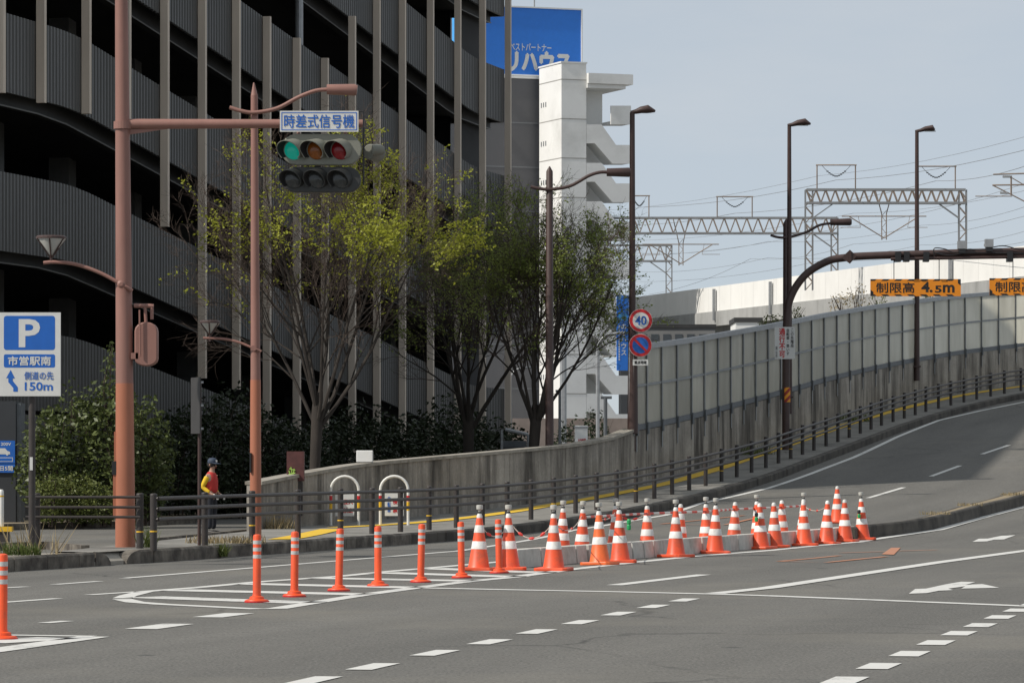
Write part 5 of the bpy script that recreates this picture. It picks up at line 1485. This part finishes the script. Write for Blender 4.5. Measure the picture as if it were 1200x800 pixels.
text_mesh('200V', 1, M['white_sheet'], t, 'lettering', c + r_ * (7 - 2.75) * k + UP * (529.2 - 520) * k, r_, UP, .02, fit=(12 * k, 3.6 * k))
zc = lambda L_: [c + nrm * .003 + r_ * (x - 2.75) * k + UP * (529.25 - y) * k for x, y in L_]
m = MB(); m.add(zc([(-6, 532), (-6, 528.5), (-3.5, 528), (-1, 525), (6, 525), (8.5, 528), (11.5, 529), (12, 532)]), [tuple(range(8))])
for cx in (-2, 8.5): m.lathe(c + nrm * .003 + r_ * (cx - 2.75) * k + UP * (529.25 - 532) * k, [(1.5 * k, 0), (1.5 * k, .003)], 12, nrm)
m.build('car_symbol', M['white_sheet'], t)
m = MB(); m.box(c + nrm * .002 + r_ * (4 - 2.75) * k + UP * (529.25 - 538.2) * k, (22 * k, .003, 5 * k)); m.build('caption_box', M['white_sheet'], t)
m = MB(); m.box(c + nrm * .0035 + r_ * (4 - 2.75) * k + UP * (529.25 - 538.2) * k, (20.5 * k, .003, 3.6 * k)); m.build('caption_field', M['blue_sheet'], t)
t2, c, r_, nrm, k = facing('charging_hours_sign', 'small blue and white plate directly below the charging sign', 'sign', -12, 17.5, 543.5, 553.5, 96.95, .02, 'blue_sheet')
text_mesh('日5間', 1, M['white_sheet'], t2, 'lettering', c + r_ * (7.5 - 2.75) * k, r_, UP, .02, fit=(15 * k, 5.5 * k))
gp = thing('gate_post', 'white gate post with yellow foot bar at the left frame edge', 'post', P(2, 618, 75))
b = P(1.5, 0, 75); b.z = 0
m = MB(); m.sm = True; m.lathe(b, [(.05, .38), (.05, 1.0), (.045, 1.05), (.03, 1.07)], 14); m.build('post', M['white_tube'], gp)
m = MB(); m.lathe(b + UP * .93, [(.052, 0), (.052, .03)], 14); m.build('band', M['yellow'], gp)
m = MB(); m.box(b + V((-.1, 0, .33)), (.62, .25, .09)); m.build('foot_bar', M['yellow'], gp)
m = MB(); m.box(b + V((-.1, 0, .14)), (.5, .2, .28)); m.build('foot', M['dark_metal'], gp)
# kerbs of the frontage street
def kerb_line(label, pts, h, w, name='kerb_edge'):
    t = thing(name, None, None, pts[0]); tag(t, kind='structure')
    tot = []
    for a, b in zip(pts, pts[1:]):
        n_ = max(1, round((b - a).length / 1.0)); d_ = (b - a) / n_; nl = V((-d_.y, d_.x, 0)).normalized()
        for i in range(n_):
            p0, p1 = a + d_ * (i + .006), a + d_ * (i + .994)
            m = MB(); m.hexa([p0, p1, p1 + nl * w, p0 + nl * w], [p0 + UP * h, p1 + UP * h, p1 + nl * w + UP * h, p0 + nl * w + UP * h]); m.build('kerb_stone', M['concrete'], t)
    return t
g0 = lambda x, y: V(((x - 600) / (y - YH) * HC, FPX * HC / (y - YH), -.02))
kerb_line('', [g0(-30, 623), g0(25, 620.5), g0(140, 617.5), g0(230, 613)], .17, .18)
kerb_line('', [g0(184, 641.5), g0(240, 635.5), g0(300, 629)], .20, .15)
kerb_line('', [g0(-30, 646), g0(52, 643), g0(95, 648)], .16, .15)
m = MB()
pl = [g0(-40, 622), g0(25, 619.5), g0(140, 616.5), g0(232, 612), g0(232, 605), g0(-40, 605)]
for p in pl: p.z = .12
m.add(pl, [tuple(range(6))]); o = m.build('planting_bed', M['dirt']); face_up(o); tag(o, kind='structure')
# concrete cube, boxes and bits on the low wall
t = thing('marker_cube', 'pale concrete cube standing on the low end of the retaining wall', 'block', P(436, 543, 90.0))
p = P(435.5, 544, 90.2); s_, t_ = inv(p); q_ = ST(84.4, TW(84.4) - .15, wall_top(84.4) + .075)
m = MB(); m.box(q_ + UP * .13, (.36, .3, .26)); m.build('cube', M['white_wall'], t, bevel=.015); t.location = t.location
t = thing('utility_box', 'light grey utility cabinet with red warning print behind the wall', 'cabinet', P(681, 524, 103.5))
m = MB(); m.box(P(681, 512.5, 103.5), (.33, .35, .62)); m.build('cabinet', M['white_wall2'], t, bevel=.01)
m = MB(); m.box(P(681, 500.5, 103.5), (.37, .39, .04)); m.build('lid', M['steel'], t)
m = MB(); m.box(P(681, 535, 103.5), (.3, .3, .6)); m.build('plinth', M['concrete'], t)
text_mesh('火気厳禁', 1, M['red_sheet'], t, 'lettering', P(682, 515.5, 103.5 - .18), V((1, 0, 0)), UP, .03, fit=(.2, .08))
t = thing('graffiti_box', 'rusty red control box with green paint scrawl behind the low wall', 'cabinet', P(346, 562, 84))
m = MB(); m.box(P(346.5, 546, 84), (.36, .3, .62)); m.build('box', simple('rusty_red_box', (.085, .028, .026), .7, var=.3, scale=6), t)
m = MB(); m.box(P(346.5, 584, 84), (.3, .25, .70)); m.build('stand', M['dark_metal'], t)
m = MB(); 
for a, b in (((338.5, 551), (341, 557)), ((341, 547), (343, 557)), ((339, 549), (346, 551)), ((345, 549), (343.5, 557)), ((338, 556), (346, 554))): m.tube([P(a[0], a[1], 83.84), P(b[0], b[1], 83.84)], .012, 5)
m.build('paint_scrawl', simple('lime_spray_paint', (.35, .55, .10), .6), t)
# slim far poles between tree and stairs
def slim_pole(label, x, y0, y1, d, r, mat, top=None):
    t = thing('slim_pole', label, 'pole', V((P(x, 0, d).x, d, 0)))
    m = MB(); m.sm = True
    pts = [V((P(x, 0, d).x, d, -.02)), P(x, y1, d)]
    m.tube(pts, r, 8); m.build('shaft', M[mat], t)
    if top:
        m = MB(); m.sm = True; m.tube(curve_px(top, d), r * .8, 8); m.build('arm', M[mat], t)
    return t
slim_pole('slim grey lamp pole curving right in front of the white stairs', 700.5, 490, 410, 200, .10, 'steel', [(700.5, 412), (702, 402), (709, 394.5), (720, 391), (733, 390)])
slim_pole('short dark pole with a flat cross bar before the white stairs', 709.5, 490, 466, 180, .09, 'dark_steel', [(704, 465.5), (709, 465.5), (717, 465.5)])
slim_pole('grey utility pole in front of the white tower', 660, 490, 400, 220, .20, 'steel')
slim_pole('thin grey pole beside the brown lamp among the branches', 656, 520, 458, 150, .06, 'grey_steel', [(651, 458), (656, 458)])
slim_pole('thin bright curved lamp pole glimpsed left of the third trunk', 598.5, 520, 443, 160, .06, 'steel', [(598.5, 444), (602, 436), (610, 431.5), (626, 430)])
# small roof shelter behind the wall
t = thing('bicycle_shelter', 'small grey roofed shelter rail glimpsed left of the third tree trunk', 'shelter', V((P(603, 0, 125).x, 125, 0)))
m = MB(); m.tube([P(592, 503, 125), P(619, 509, 125)], .06, 8); m.tube([P(619, 509, 125), V((P(619, 0, 125).x, 125, 0))], .05, 8); m.tube([P(588, 503, 125), V((P(588, 0, 125).x, 125, 0))], .05, 8); m.build('frame', M['steel'], t)
m = MB(); m.box(P(602, 520, 126), (.8, .3, .2)); m.box(P(602, 533, 126), (.6, .25, .9)); m.build('parked_vehicle_tail', M['dark_steel'], t)
# ------------------------------------------------------------------ vegetation
M['bark'] = simple('grey_brown_bark', (.036, .029, .024), .9, var=.3, scale=6, stretch=(1, 1, .25), bump=.5, bscale=20)
M['twig'] = simple('brown_twig_bark', (.060, .041, .031), .85, var=.2, scale=4)
M['leaf_spring'] = leaf_mat('fresh_spring_leaves', (.27, .30, .025), (.44, .45, .06), .45, 1.2)
M['leaf_green'] = leaf_mat('green_tree_leaves', (.16, .21, .045), (.31, .36, .09), .5, 1.2)
M['leaf_shaded'] = leaf_mat('shaded_shrub_leaves', (.012, .019, .008), (.034, .048, .018), .1, 2.5)  # leaf colour darkened to carry the shade these shrubs stand in
M['leaf_shrub'] = leaf_mat('glossy_shrub_leaves', (.022, .036, .011), (.15, .18, .055), .2, 5.0, .45)
M['leaf_low'] = leaf_mat('low_hedge_leaves', (.06, .08, .018), (.17, .19, .05), .25, 5.0)

def leaf_faces(pts, nrm_fn, size, rng, asp=.55):
    """one small folded quad per leaf"""
    n = len(pts)
    a = rng.normal(size=(n, 3)); a /= np.linalg.norm(a, axis=1)[:, None]
    a[:, 2] = a[:, 2] * .6 - .25
    a /= np.linalg.norm(a, axis=1)[:, None]
    b = np.cross(a, rng.normal(size=(n, 3))); b /= np.linalg.norm(b, axis=1)[:, None] + 1e-9
    s = (size * rng.uniform(.6, 1.25, n))[:, None]
    p = np.asarray(pts)
    v = np.empty((n, 4, 3))
    v[:, 0] = p; v[:, 1] = p + a * s * .5 + b * s * asp * .5; v[:, 2] = p + a * s; v[:, 3] = p + a * s * .5 - b * s * asp * .5
    return v.reshape(-1, 3), np.arange(n * 4).reshape(-1, 4)
def mesh_np(name, v, f, mat, parent):
    o0 = np.array(wloc(parent)[:])
    me = bpy.data.meshes.new(name)
    me.from_pydata((v - o0).tolist(), [], f.tolist()); me.materials.append(mat); me.update()
    o = bpy.data.objects.new(name, me); o.parent = parent; COL.objects.link(o)
    return o

def make_tree(label, base, H_, fork, nl, spread, seed, trunk_r, leafmat, leaf_n, leaf_size, dens, lean=(0, 0), wide=1.0, bias=None, name='zelkova_tree'):
    rng = random.Random(seed); nr = np.random.default_rng(seed)
    t = thing(name, label, 'tree', base, 'street trees behind the wall')
    tr = MB(); tr.sm = True; tw = MB(); leaves = []
    def rv(): return V((rng.gauss(0, 1), rng.gauss(0, 1), rng.gauss(0, 1)))
    def grow(p, d, L_, r, lev):
        n = {0: 6, 1: 5, 2: 4, 3: 3}.get(lev, 2)
        pts = [p.copy()]; rad = [r]; q = p.copy(); dd = d.copy()
        for i in range(n):
            dd = (dd + rv() * (.07 + .035 * lev) + UP * (.07 if lev < 2 else .03)).normalized()
            q = q + dd * (L_ / n); pts.append(q.copy()); rad.append(r * (1 - .68 * (i + 1) / n))
        (tr if lev <= 1 else tw).tube(pts, rad, 7 if lev == 0 else 5 if lev < 3 else 3, caps=False)
        if lev >= 3:
            k_ = dens(pts[-1])
            if rng.random() < k_:          # a leafy shoot: drooping spray of leaves along both sides
                for i in range(len(pts) - 1):
                    cnt = int(leaf_n * (.6 + .8 * rng.random()) * (pts[i + 1] - pts[i]).length / .09)
                    for _ in range(cnt):
                        u = rng.random(); q = pts[i].lerp(pts[i + 1], u); leaves.append((q + V((rng.gauss(0, .045), rng.gauss(0, .045), rng.gauss(-.03, .03))))[:])
        if lev < 4:
            nc = {0: 7, 1: 7, 2: 5, 3: 4}[lev]
            for j in range(nc):
                u = .28 + .72 * (j + rng.random()) / nc
                i = min(int(u * n), n - 1); q0 = pts[i].lerp(pts[i + 1], u * n - i)
                ax = (pts[i + 1] - pts[i]).normalized()
                pr_ = ax.orthogonal().normalized(); pr_.rotate(Quaternion(ax, rng.uniform(0, 2 * PI)))
                ang = rng.uniform(.35, .75)
                cd = (ax * math.cos(ang) + pr_ * math.sin(ang)).normalized()
                rr = (r * (1 - .68 * u))
                grow(q0, cd, L_ * rng.uniform(.46, .70) * (1.08 - .35 * u), max(rr * .55, .0045), lev + 1)
    b = V(base); lx = V((lean[0], lean[1], 0))
    top = b + UP * fork + lx * .3
    tr.tube([b - UP * .1, b + UP * .15, b + UP * fork * .5 + lx * .12, top, top + UP * .5], [trunk_r * 1.5, trunk_r * 1.12, trunk_r, trunk_r * 1.1, trunk_r * .7], 12)
    for j in range(nl):
        a = 2 * PI * (j + rng.uniform(-.25, .25)) / nl
        sp = spread * rng.uniform(.55, 1.15)
        d = (V((math.cos(a) * wide, math.sin(a), 0)) * sp + UP + lx * .25).normalized()
        grow(top - UP * rng.uniform(0, .5), d, (H_ - fork) * rng.uniform(.58, .78), trunk_r * rng.uniform(.34, .5), 0)
    tr.build('trunk', M['bark'], t); tw.build('twigs', M['twig'], t)
    v, f = leaf_faces(leaves, None, leaf_size, nr)
    mesh_np('crown', v, f, leafmat, t)
    return t, len(leaves)
def clump(sc, off, lo, hi):
    def f(p):
        n = noise.noise(V((p[0] * sc + off, p[1] * sc, p[2] * sc)))
        return max(0, min(1, (n - lo) / (hi - lo)))
    return f
b1_ = P(367, 0, 99.5); b1_.z = 0
c1 = clump(.75, 3.1, .03, .30)
def dens1(p):
    h = max(0, min(1, (p[2] - 5.0) / 2.0))
    out = max(0, min(1, (math.hypot(p[0] - b1_.x, p[1] - b1_.y) + .45 * (p[2] - 6.5) - .9) / 1.6))
    r_ = max(0, min(1, (p[0] - b1_.x + 2.6) / 4.0))
    return (.02 + c1(p) * (.10 + .9 * r_ ** 1.5) * out) * h
n1 = make_tree('tree with sparse bright yellow green spring leaves behind the traffic signal', b1_, 10.0, 2.8, 9, .60, 11, .135, M['leaf_spring'], 2.3, .088, dens1, lean=(.35, 0), wide=1.25)[1]
b2_ = P(549, 0, 113); b2_.z = 0
c2 = clump(.75, 9.7, -.08, .30)
n2 = make_tree('dark green tree close to the far end of the garage', b2_, 9.2, 2.7, 8, .48, 5, .15, M['leaf_green'], 1.5, .08, lambda p: (.10 + .9 * c2(p)) * max(0, min(1, (p[2] - 4.2) / 2.5)))[1]
b3_ = P(621, 0, 107); b3_.z = 0
c3 = clump(.8, 21.3, -.08, .28)
n3 = make_tree('green tree in front of the white tower with long branches reaching right', b3_, 8.8, 2.6, 9, .54, 8, .14, M['leaf_green'], 1.6, .08, lambda p: (.08 + .95 * c3(p)) * max(0, min(1, (p[2] - 3.8) / 2.5)), lean=(.5, 0))[1]
print('leaves', n1, n2, n3)

def make_shrub(label, c, rx, ry, h, n, size, mat, seed, stems=5, group='shrubs along the garage', name='shrub', top_gap=.3):
    nr = np.random.default_rng(seed)
    t = thing(name, label, 'shrub', c, group)
    u = nr.normal(size=(n, 3)); u /= np.linalg.norm(u, axis=1)[:, None]
    r = nr.uniform(.25, 1, n) ** .45
    lump = np.array([noise.noise(V((q[0] * 2.1 + seed, q[1] * 2.1, q[2] * 2.1))) for q in u])
    lump2 = np.array([noise.noise(V((q[0] * 5 + seed, q[1] * 5, q[2] * 5 + 7))) for q in u])
    r = r * (1 + .32 * lump + .20 * lump2)
    p = u * r[:, None] * np.array([rx, ry, h / 2]) + np.array([c[0], c[1], c[2] + h * .52])
    k = p[:, 2] > c[2] + .03
    v, f = leaf_faces(p[k], None, size, nr, .5)
    mesh_np('foliage', v, f, mat, t)
    m = MB(); rg = random.Random(seed)
    for j in range(stems):
        a = rg.uniform(0, 2 * PI); q = V(c) + V((math.cos(a) * rx * .2, math.sin(a) * ry * .2, 0))
        m.tube([q - UP * .05, q + V((rg.gauss(0, .1), rg.gauss(0, .1), h * .5)), q + V((rg.gauss(0, rx * .35), rg.gauss(0, ry * .35), h * .93))], [.025, .018, .006], 5)
    m.build('stems', M['twig'], t)
    return t
def at_ground(x, d, z=0.0): q = P(x, 0, d); q.z = z; return q
random.seed(5)
lit = [(57, 95.0, .75, 2.6, 'glossy leaved shrub right of the entrance wall behind the parking sign post'), (92, 95.6, .95, 3.2, 'broad glossy leaved shrub with visible pale stems left of the signal mast'),
       (128, 95.4, .75, 3.4, 'tall glossy leaved shrub with an upright shoot just left of the signal mast'), (168, 96.5, .75, 2.9, 'glossy leaved shrub just right of the signal mast')]
for i, (x, d, r_, h, lb) in enumerate(lit):
    make_shrub(lb, at_ground(x, d, .1), r_, .7, h, 2600, .15, M['leaf_shrub'], 40 + i, 7)
q = at_ground(130, 95.4, .1)
make_shrub('single upright leafy shoot above the shrubs against the dark garage wall', q + UP * 2.2, .22, .22, 2.2, 150, .15, M['leaf_shrub'], 77, 2, name='shoot')
for i, (x, d, r_, h, lb) in enumerate(((60, 94.0, .55, 1.15, 'low yellow green hedge bush behind the parking sign post'), (88, 94.2, .7, 1.2, 'low yellow green hedge bush in the middle of the planting bed'), (118, 94.4, .55, .95, 'low yellow green hedge bush nearest the signal mast'))):
    make_shrub(lb, at_ground(x, d, .1), r_, .5, h, 1800, .085, M['leaf_low'], 60 + i, 4, group='low hedge in the planting bed', name='hedge_bush')
dk = [(205, 109, 1.1, 2.9), (240, 110, 1.2, 3.3), (275, 112, 1.2, 3.6), (312, 113, 1.25, 3.1), (350, 115, 1.3, 2.8), (388, 118, 1.3, 2.9), (425, 120, 1.3, 3.3), (460, 122, 1.3, 2.9), (495, 125, 1.35, 3.0), (528, 128, 1.4, 3.5), (562, 131, 1.4, 3.1), (592, 134, 1.2, 2.7)]
wh_ = ['behind the brown backed sign post', 'behind the guard in the red vest', 'left of the pink street lamp', 'right of the pink street lamp', 'around the foot of the yellow green tree', 'behind the first hoop bollard', 'behind the pale cube on the wall', 'behind the second hoop bollard', 'midway between the two dark trunks', 'left of the second tree trunk', 'right of the second tree trunk', 'by the far corner of the garage']
for i, (x, d, r_, h) in enumerate(dk):
    make_shrub('shaded evergreen shrub ' + wh_[i], at_ground(x, d), r_, 1.0, h, 2600, .16, M['leaf_shaded'], 90 + i, 4)
# reddish sprigs and small plants on top of the far side of the barrier
for i, (x, y, d, h, mt_, lb) in enumerate(((1005, 356, 165, 1.5, 'dry_grass', 'dry pale weed standing above the noise barrier left of the orange sign'), (985, 360, 163, 1.0, 'dry_grass', 'dry weed clump behind the barrier top right of the gantry bend'), (932, 372, 160, .8, 'leaf_low', 'small yellow green bush behind the barrier beside the gantry pole'), (905, 378, 158, .6, 'leaf_low', 'small yellow green bush behind the barrier left of the gantry pole'), (1085, 352, 170, .7, 'leaf_low', 'small green bush peeking out under the orange height sign'), (1030, 360, 168, .9, 'leaf_low', 'low green bush behind the barrier under the left end of the orange sign'))):
    t_ = P(x, y, d)
    make_shrub(lb, V((t_.x, d, t_.z - h)), .55, .4, h * 1.6, 260, .12, M[mt_], 200 + i, 6, group='weeds behind the barrier', name='weed_bush')
    m = MB(); m.box(V((t_.x, d, (t_.z - h) / 2)), (1.2, .8, t_.z - h)); 
for i, (x, d, r_, h, lb) in enumerate(((668, 200, .9, 3.6, 'dark shrub in front of the brown boundary wall beside the utility cabinet'), (697, 205, 1.0, 4.0, 'dark round shrub under the slim lamp pole by the stairs'), (720, 210, 1.4, 3.0, 'low green shrub at the foot of the white stairs'))):
    make_shrub(lb, at_ground(x, d), r_, .8, h, 1200, .22, M['leaf_shaded'], 230 + i, 4)
# weeds at kerb edges
def weeds(label, c, r_, h, n, mat, seed):
    rg = random.Random(seed); m = MB()
    for i in range(n):
        a = rg.uniform(0, 2 * PI); rr = r_ * math.sqrt(rg.random()); q = V(c) + V((math.cos(a) * rr, math.sin(a) * rr * .6, 0)); hh = h * rg.uniform(.4, 1)
        ln = V((rg.gauss(0, .35) * hh, rg.gauss(0, .35) * hh, hh)); w = V((rg.gauss(0, 1), rg.gauss(0, 1), 0)).normalized() * .008
        m.add([q - w, q + w, q + ln * .6 + w * .8, q + ln, q + ln * .6 - w * .8], [(0, 1, 2, 3, 4)])
    o = m.build('weed_tuft', M[mat], None, origin=c); tag(o, label, 'weeds', 'weeds along the kerbs', 'stuff')
weeds('green weed tuft growing at the kerb by the brown sign post', ST(62.6, TK(62.6) - .02, .02), .16, .28, 130, 'grass', 1)
weeds('green weed tuft on the island beside the parking sign post', G(25, 650, KH), .3, .22, 220, 'grass', 2)
weeds('thin dry weed stalks beside the parking sign post', G(33, 649, KH), .5, .6, 40, 'dry_grass', 3)
weeds('dry grass patch between kerb and fence near the pink lamp', G(265, 636, KH), .7, .16, 300, 'dry_grass', 4)
weeds('dry brown weeds against the low end of the retaining wall', ST(77.6, TW(77.6) + .25, KH), .35, .35, 160, 'dry_grass', 5)
weeds('small weeds between the two fence end posts', G(172, 641, KH), .16, .4, 70, 'grass', 6)
for i, (x, lb) in enumerate(((870, 'dark moss weeds at the wall foot left of the gantry pole'), (985, 'dark moss weeds at the wall foot right of the gantry pole'))):
    s_ = wall_s(x); weeds(lb, ST(s_, TW(s_) + .2, R(s_) + KH), .8, .35, 260, 'grass', 7 + i)
for i in range(5):
    q = fine[6 + i * 4]; weeds('dry grass tuft on the kerbed median soil', q + V((-.25, .05, .26)), .35, .1, 90, 'dry_grass', 20 + i)

# ------------------------------------------------------------------ guard person
def skin_mesh(name, chains, mat, parent, sub=2, root=0):
    """chains: list of [(x,y,z,rx,ry), ...] joined where points coincide"""
    vs = []; es = []; rad = []
    def idx(p):
        for i, q_ in enumerate(vs):
            if (V(q_) - V(p[:3])).length < 1e-4: return i
        vs.append(tuple(p[:3])); rad.append((p[3], p[4] if len(p) > 4 else p[3])); return len(vs) - 1
    for ch in chains:
        ids = [idx(p) for p in ch]
        es += list(zip(ids, ids[1:]))
    me = bpy.data.meshes.new(name); me.from_pydata(vs, es, []); me.update()
    o = bpy.data.objects.new(name, me); COL.objects.link(o)
    o.modifiers.new('skin', 'SKIN').use_smooth_shade = True
    for i, sv in enumerate(me.skin_vertices[0].data):
        sv.radius = rad[i]; sv.use_root = (i == root)
    ss_ = o.modifiers.new('sub', 'SUBSURF'); ss_.levels = sub; ss_.render_levels = sub
    dg = bpy.context.evaluated_depsgraph_get()
    nm = bpy.data.meshes.new_from_object(o.evaluated_get(dg))
    bpy.data.objects.remove(o)
    nm.materials.clear(); nm.materials.append(mat)
    for p in nm.polygons: p.use_smooth = True
    ob = bpy.data.objects.new(name, nm); ob.parent = parent; COL.objects.link(ob)
    return ob
M['skin'] = simple('skin', (.40, .24, .17), .55, var=.06)
M['vest'] = simple('red_vest_cloth', (.48, .035, .03), .8, var=.12, scale=8)
M['sleeve'] = simple('yellow_shirt_cloth', (.72, .46, .02), .8, var=.1, scale=8)
M['trouser'] = simple('dark_navy_trousers', (.018, .02, .028), .85, var=.2, scale=8)
M['glove'] = simple('white_glove_cloth', (.68, .67, .64), .8, var=.05)
M['cap'] = simple('dark_blue_cap_cloth', (.03, .045, .075), .7, var=.15, scale=10)
M['shoe'] = simple('black_shoes', (.015, .014, .014), .5, var=.1)
M['hair'] = simple('dark_hair', (.02, .017, .015), .6, var=.2)
pp = at_ground(247.5, 88.0)
man = thing('person', 'person in dark cap, red vest over yellow sleeves and dark trousers behind the fence', 'person', pp)
man.rotation_euler = (0, 0, math.radians(-24))     # local +X is the way the person faces
HIP = (0, 0, .86)
body = [[(0, 0, .86, .12, .14), (.0, 0, 1.05, .105, .15), (.0, 0, 1.24, .11, .17), (.01, 0, 1.34, .07, .09), (.02, 0, 1.40, .05, .05), (.035, 0, 1.47, .068, .06), (.04, 0, 1.53, .085, .07), (.03, 0, 1.60, .06, .055)]]
for s_ in (-1, 1):
    body.append([(0, 0, .86, .12, .14), (.0, .09 * s_, .80, .085, .085), (.015, .095 * s_, .46, .058, .06), (-.005, .095 * s_, .12, .038, .04)])
    body.append([(.0, 0, 1.24, .11, .17), (.0, .175 * s_, 1.26, .055, .055), (-.10, .215 * s_, 1.03, .04, .042), (.10, .18 * s_, .88, .03, .032), (.20, .15 * s_, .83, .028, .03)])
skin_mesh('body', body, M['skin'], man)
skin_mesh('vest', [[(0, 0, .86, .16, .185), (0, 0, 1.05, .15, .19), (.0, 0, 1.22, .155, .20), (.005, 0, 1.33, .10, .14), (.01, 0, 1.375, .07, .08)]], M['vest'], man)
skin_mesh('belt', [[(0, 0, .86, .14, .168), (0, 0, .89, .14, .168)]], M['shoe'], man, 1)
for s_ in (-1, 1):
    skin_mesh('sleeve', [[(.0, .165 * s_, 1.27, .066, .066), (-.05, .20 * s_, 1.15, .064, .064), (-.10, .217 * s_, 1.03, .056, .056), (.07, .19 * s_, .90, .044, .044)]], M['sleeve'], man)
    skin_mesh('trouser_leg', [[(.0, .07 * s_, .88, .105, .105), (.005, .092 * s_, .66, .09, .09), (.015, .095 * s_, .44, .073, .073), (.0, .095 * s_, .10, .062, .062)]], M['trouser'], man)
    skin_mesh('shoe', [[(-.04, .095 * s_, .05, .048, .046), (.06, .10 * s_, .045, .046, .042), (.17, .105 * s_, .035, .034, .03)]], M['shoe'], man)
    hand = [[(.13, .172 * s_, .87, .032, .034), (.20, .15 * s_, .83, .036, .022)]]
    for j in range(4):
        hand.append([(.20, .15 * s_, .83, .036, .022), (.225, (.15 + .018 * (j - 1.5)) * s_, .805 + .004 * j, .010, .010), (.25 - .004 * abs(j - 1), (.15 + .020 * (j - 1.5)) * s_, .775, .009, .009), (.238, (.15 + .02 * (j - 1.5)) * s_, .752, .0075, .0075)])
    hand.append([(.20, .15 * s_, .83, .036, .022), (.205, .115 * s_, .815, .011, .011), (.22, .10 * s_, .79, .009, .009)])
    skin_mesh('glove', hand, M['glove'], man, 1)
mk = MB(); mk.sm = True
mk.lathe(pp + V((0, 0, 0)), [(.0, 0)], 3) if False else None
def local(m, name, mat):
    o = m.build(name, mat, None); o.parent = man; return o
m = MB(); m.sm = True; m.lathe((.03, 0, 1.555), [(.102, 0), (.108, .03), (.10, .075), (.07, .11), (.0, .122)], 20); local(m, 'cap', M['cap'])
m = MB(); m.prism([V((.03 + .105 * math.cos(a), .105 * math.sin(a), 1.555)) for a in np.linspace(-1.2, 1.2, 9)] + [V((.03 + .19 * math.cos(a * .55), .105 * math.sin(a), 1.535)) for a in np.linspace(1.2, -1.2, 9)], (0, 0, .012)); local(m, 'cap_brim', M['cap'])
m = MB(); m.box((.128, 0, 1.60), (.02, .06, .045)); local(m, 'cap_badge', M['glove'])
m = MB(); m.sm = True; m.lathe((.01, 0, 1.47), [(.075, 0), (.098, .04), (.10, .085)], 16); local(m, 'hair', M['hair'])
m = MB(); m.sm = True; m.tube([(.105, 0, 1.515), (.132, 0, 1.485), (.115, 0, 1.478)], [.012, .017, .010], 8); local(m, 'nose', M['skin'])
for s_ in (-1, 1):
    m = MB(); m.sm = True; m.lathe((.112, .032 * s_, 1.522), [(.004, -.004), (.011, 0), (.004, .006)], 8, (1, 0, 0)); local(m, 'eye', M['shoe'])
    m = MB(); m.sm = True; m.tube([(.02, .088 * s_, 1.54), (.012, .097 * s_, 1.515), (.02, .087 * s_, 1.485)], [.008, .016, .007], 8); local(m, 'ear', M['skin'])
m = MB(); m.box((.108, 0, 1.452), (.012, .045, .008)); local(m, 'mouth', M['vest'])
bpy.context.view_layer.update()
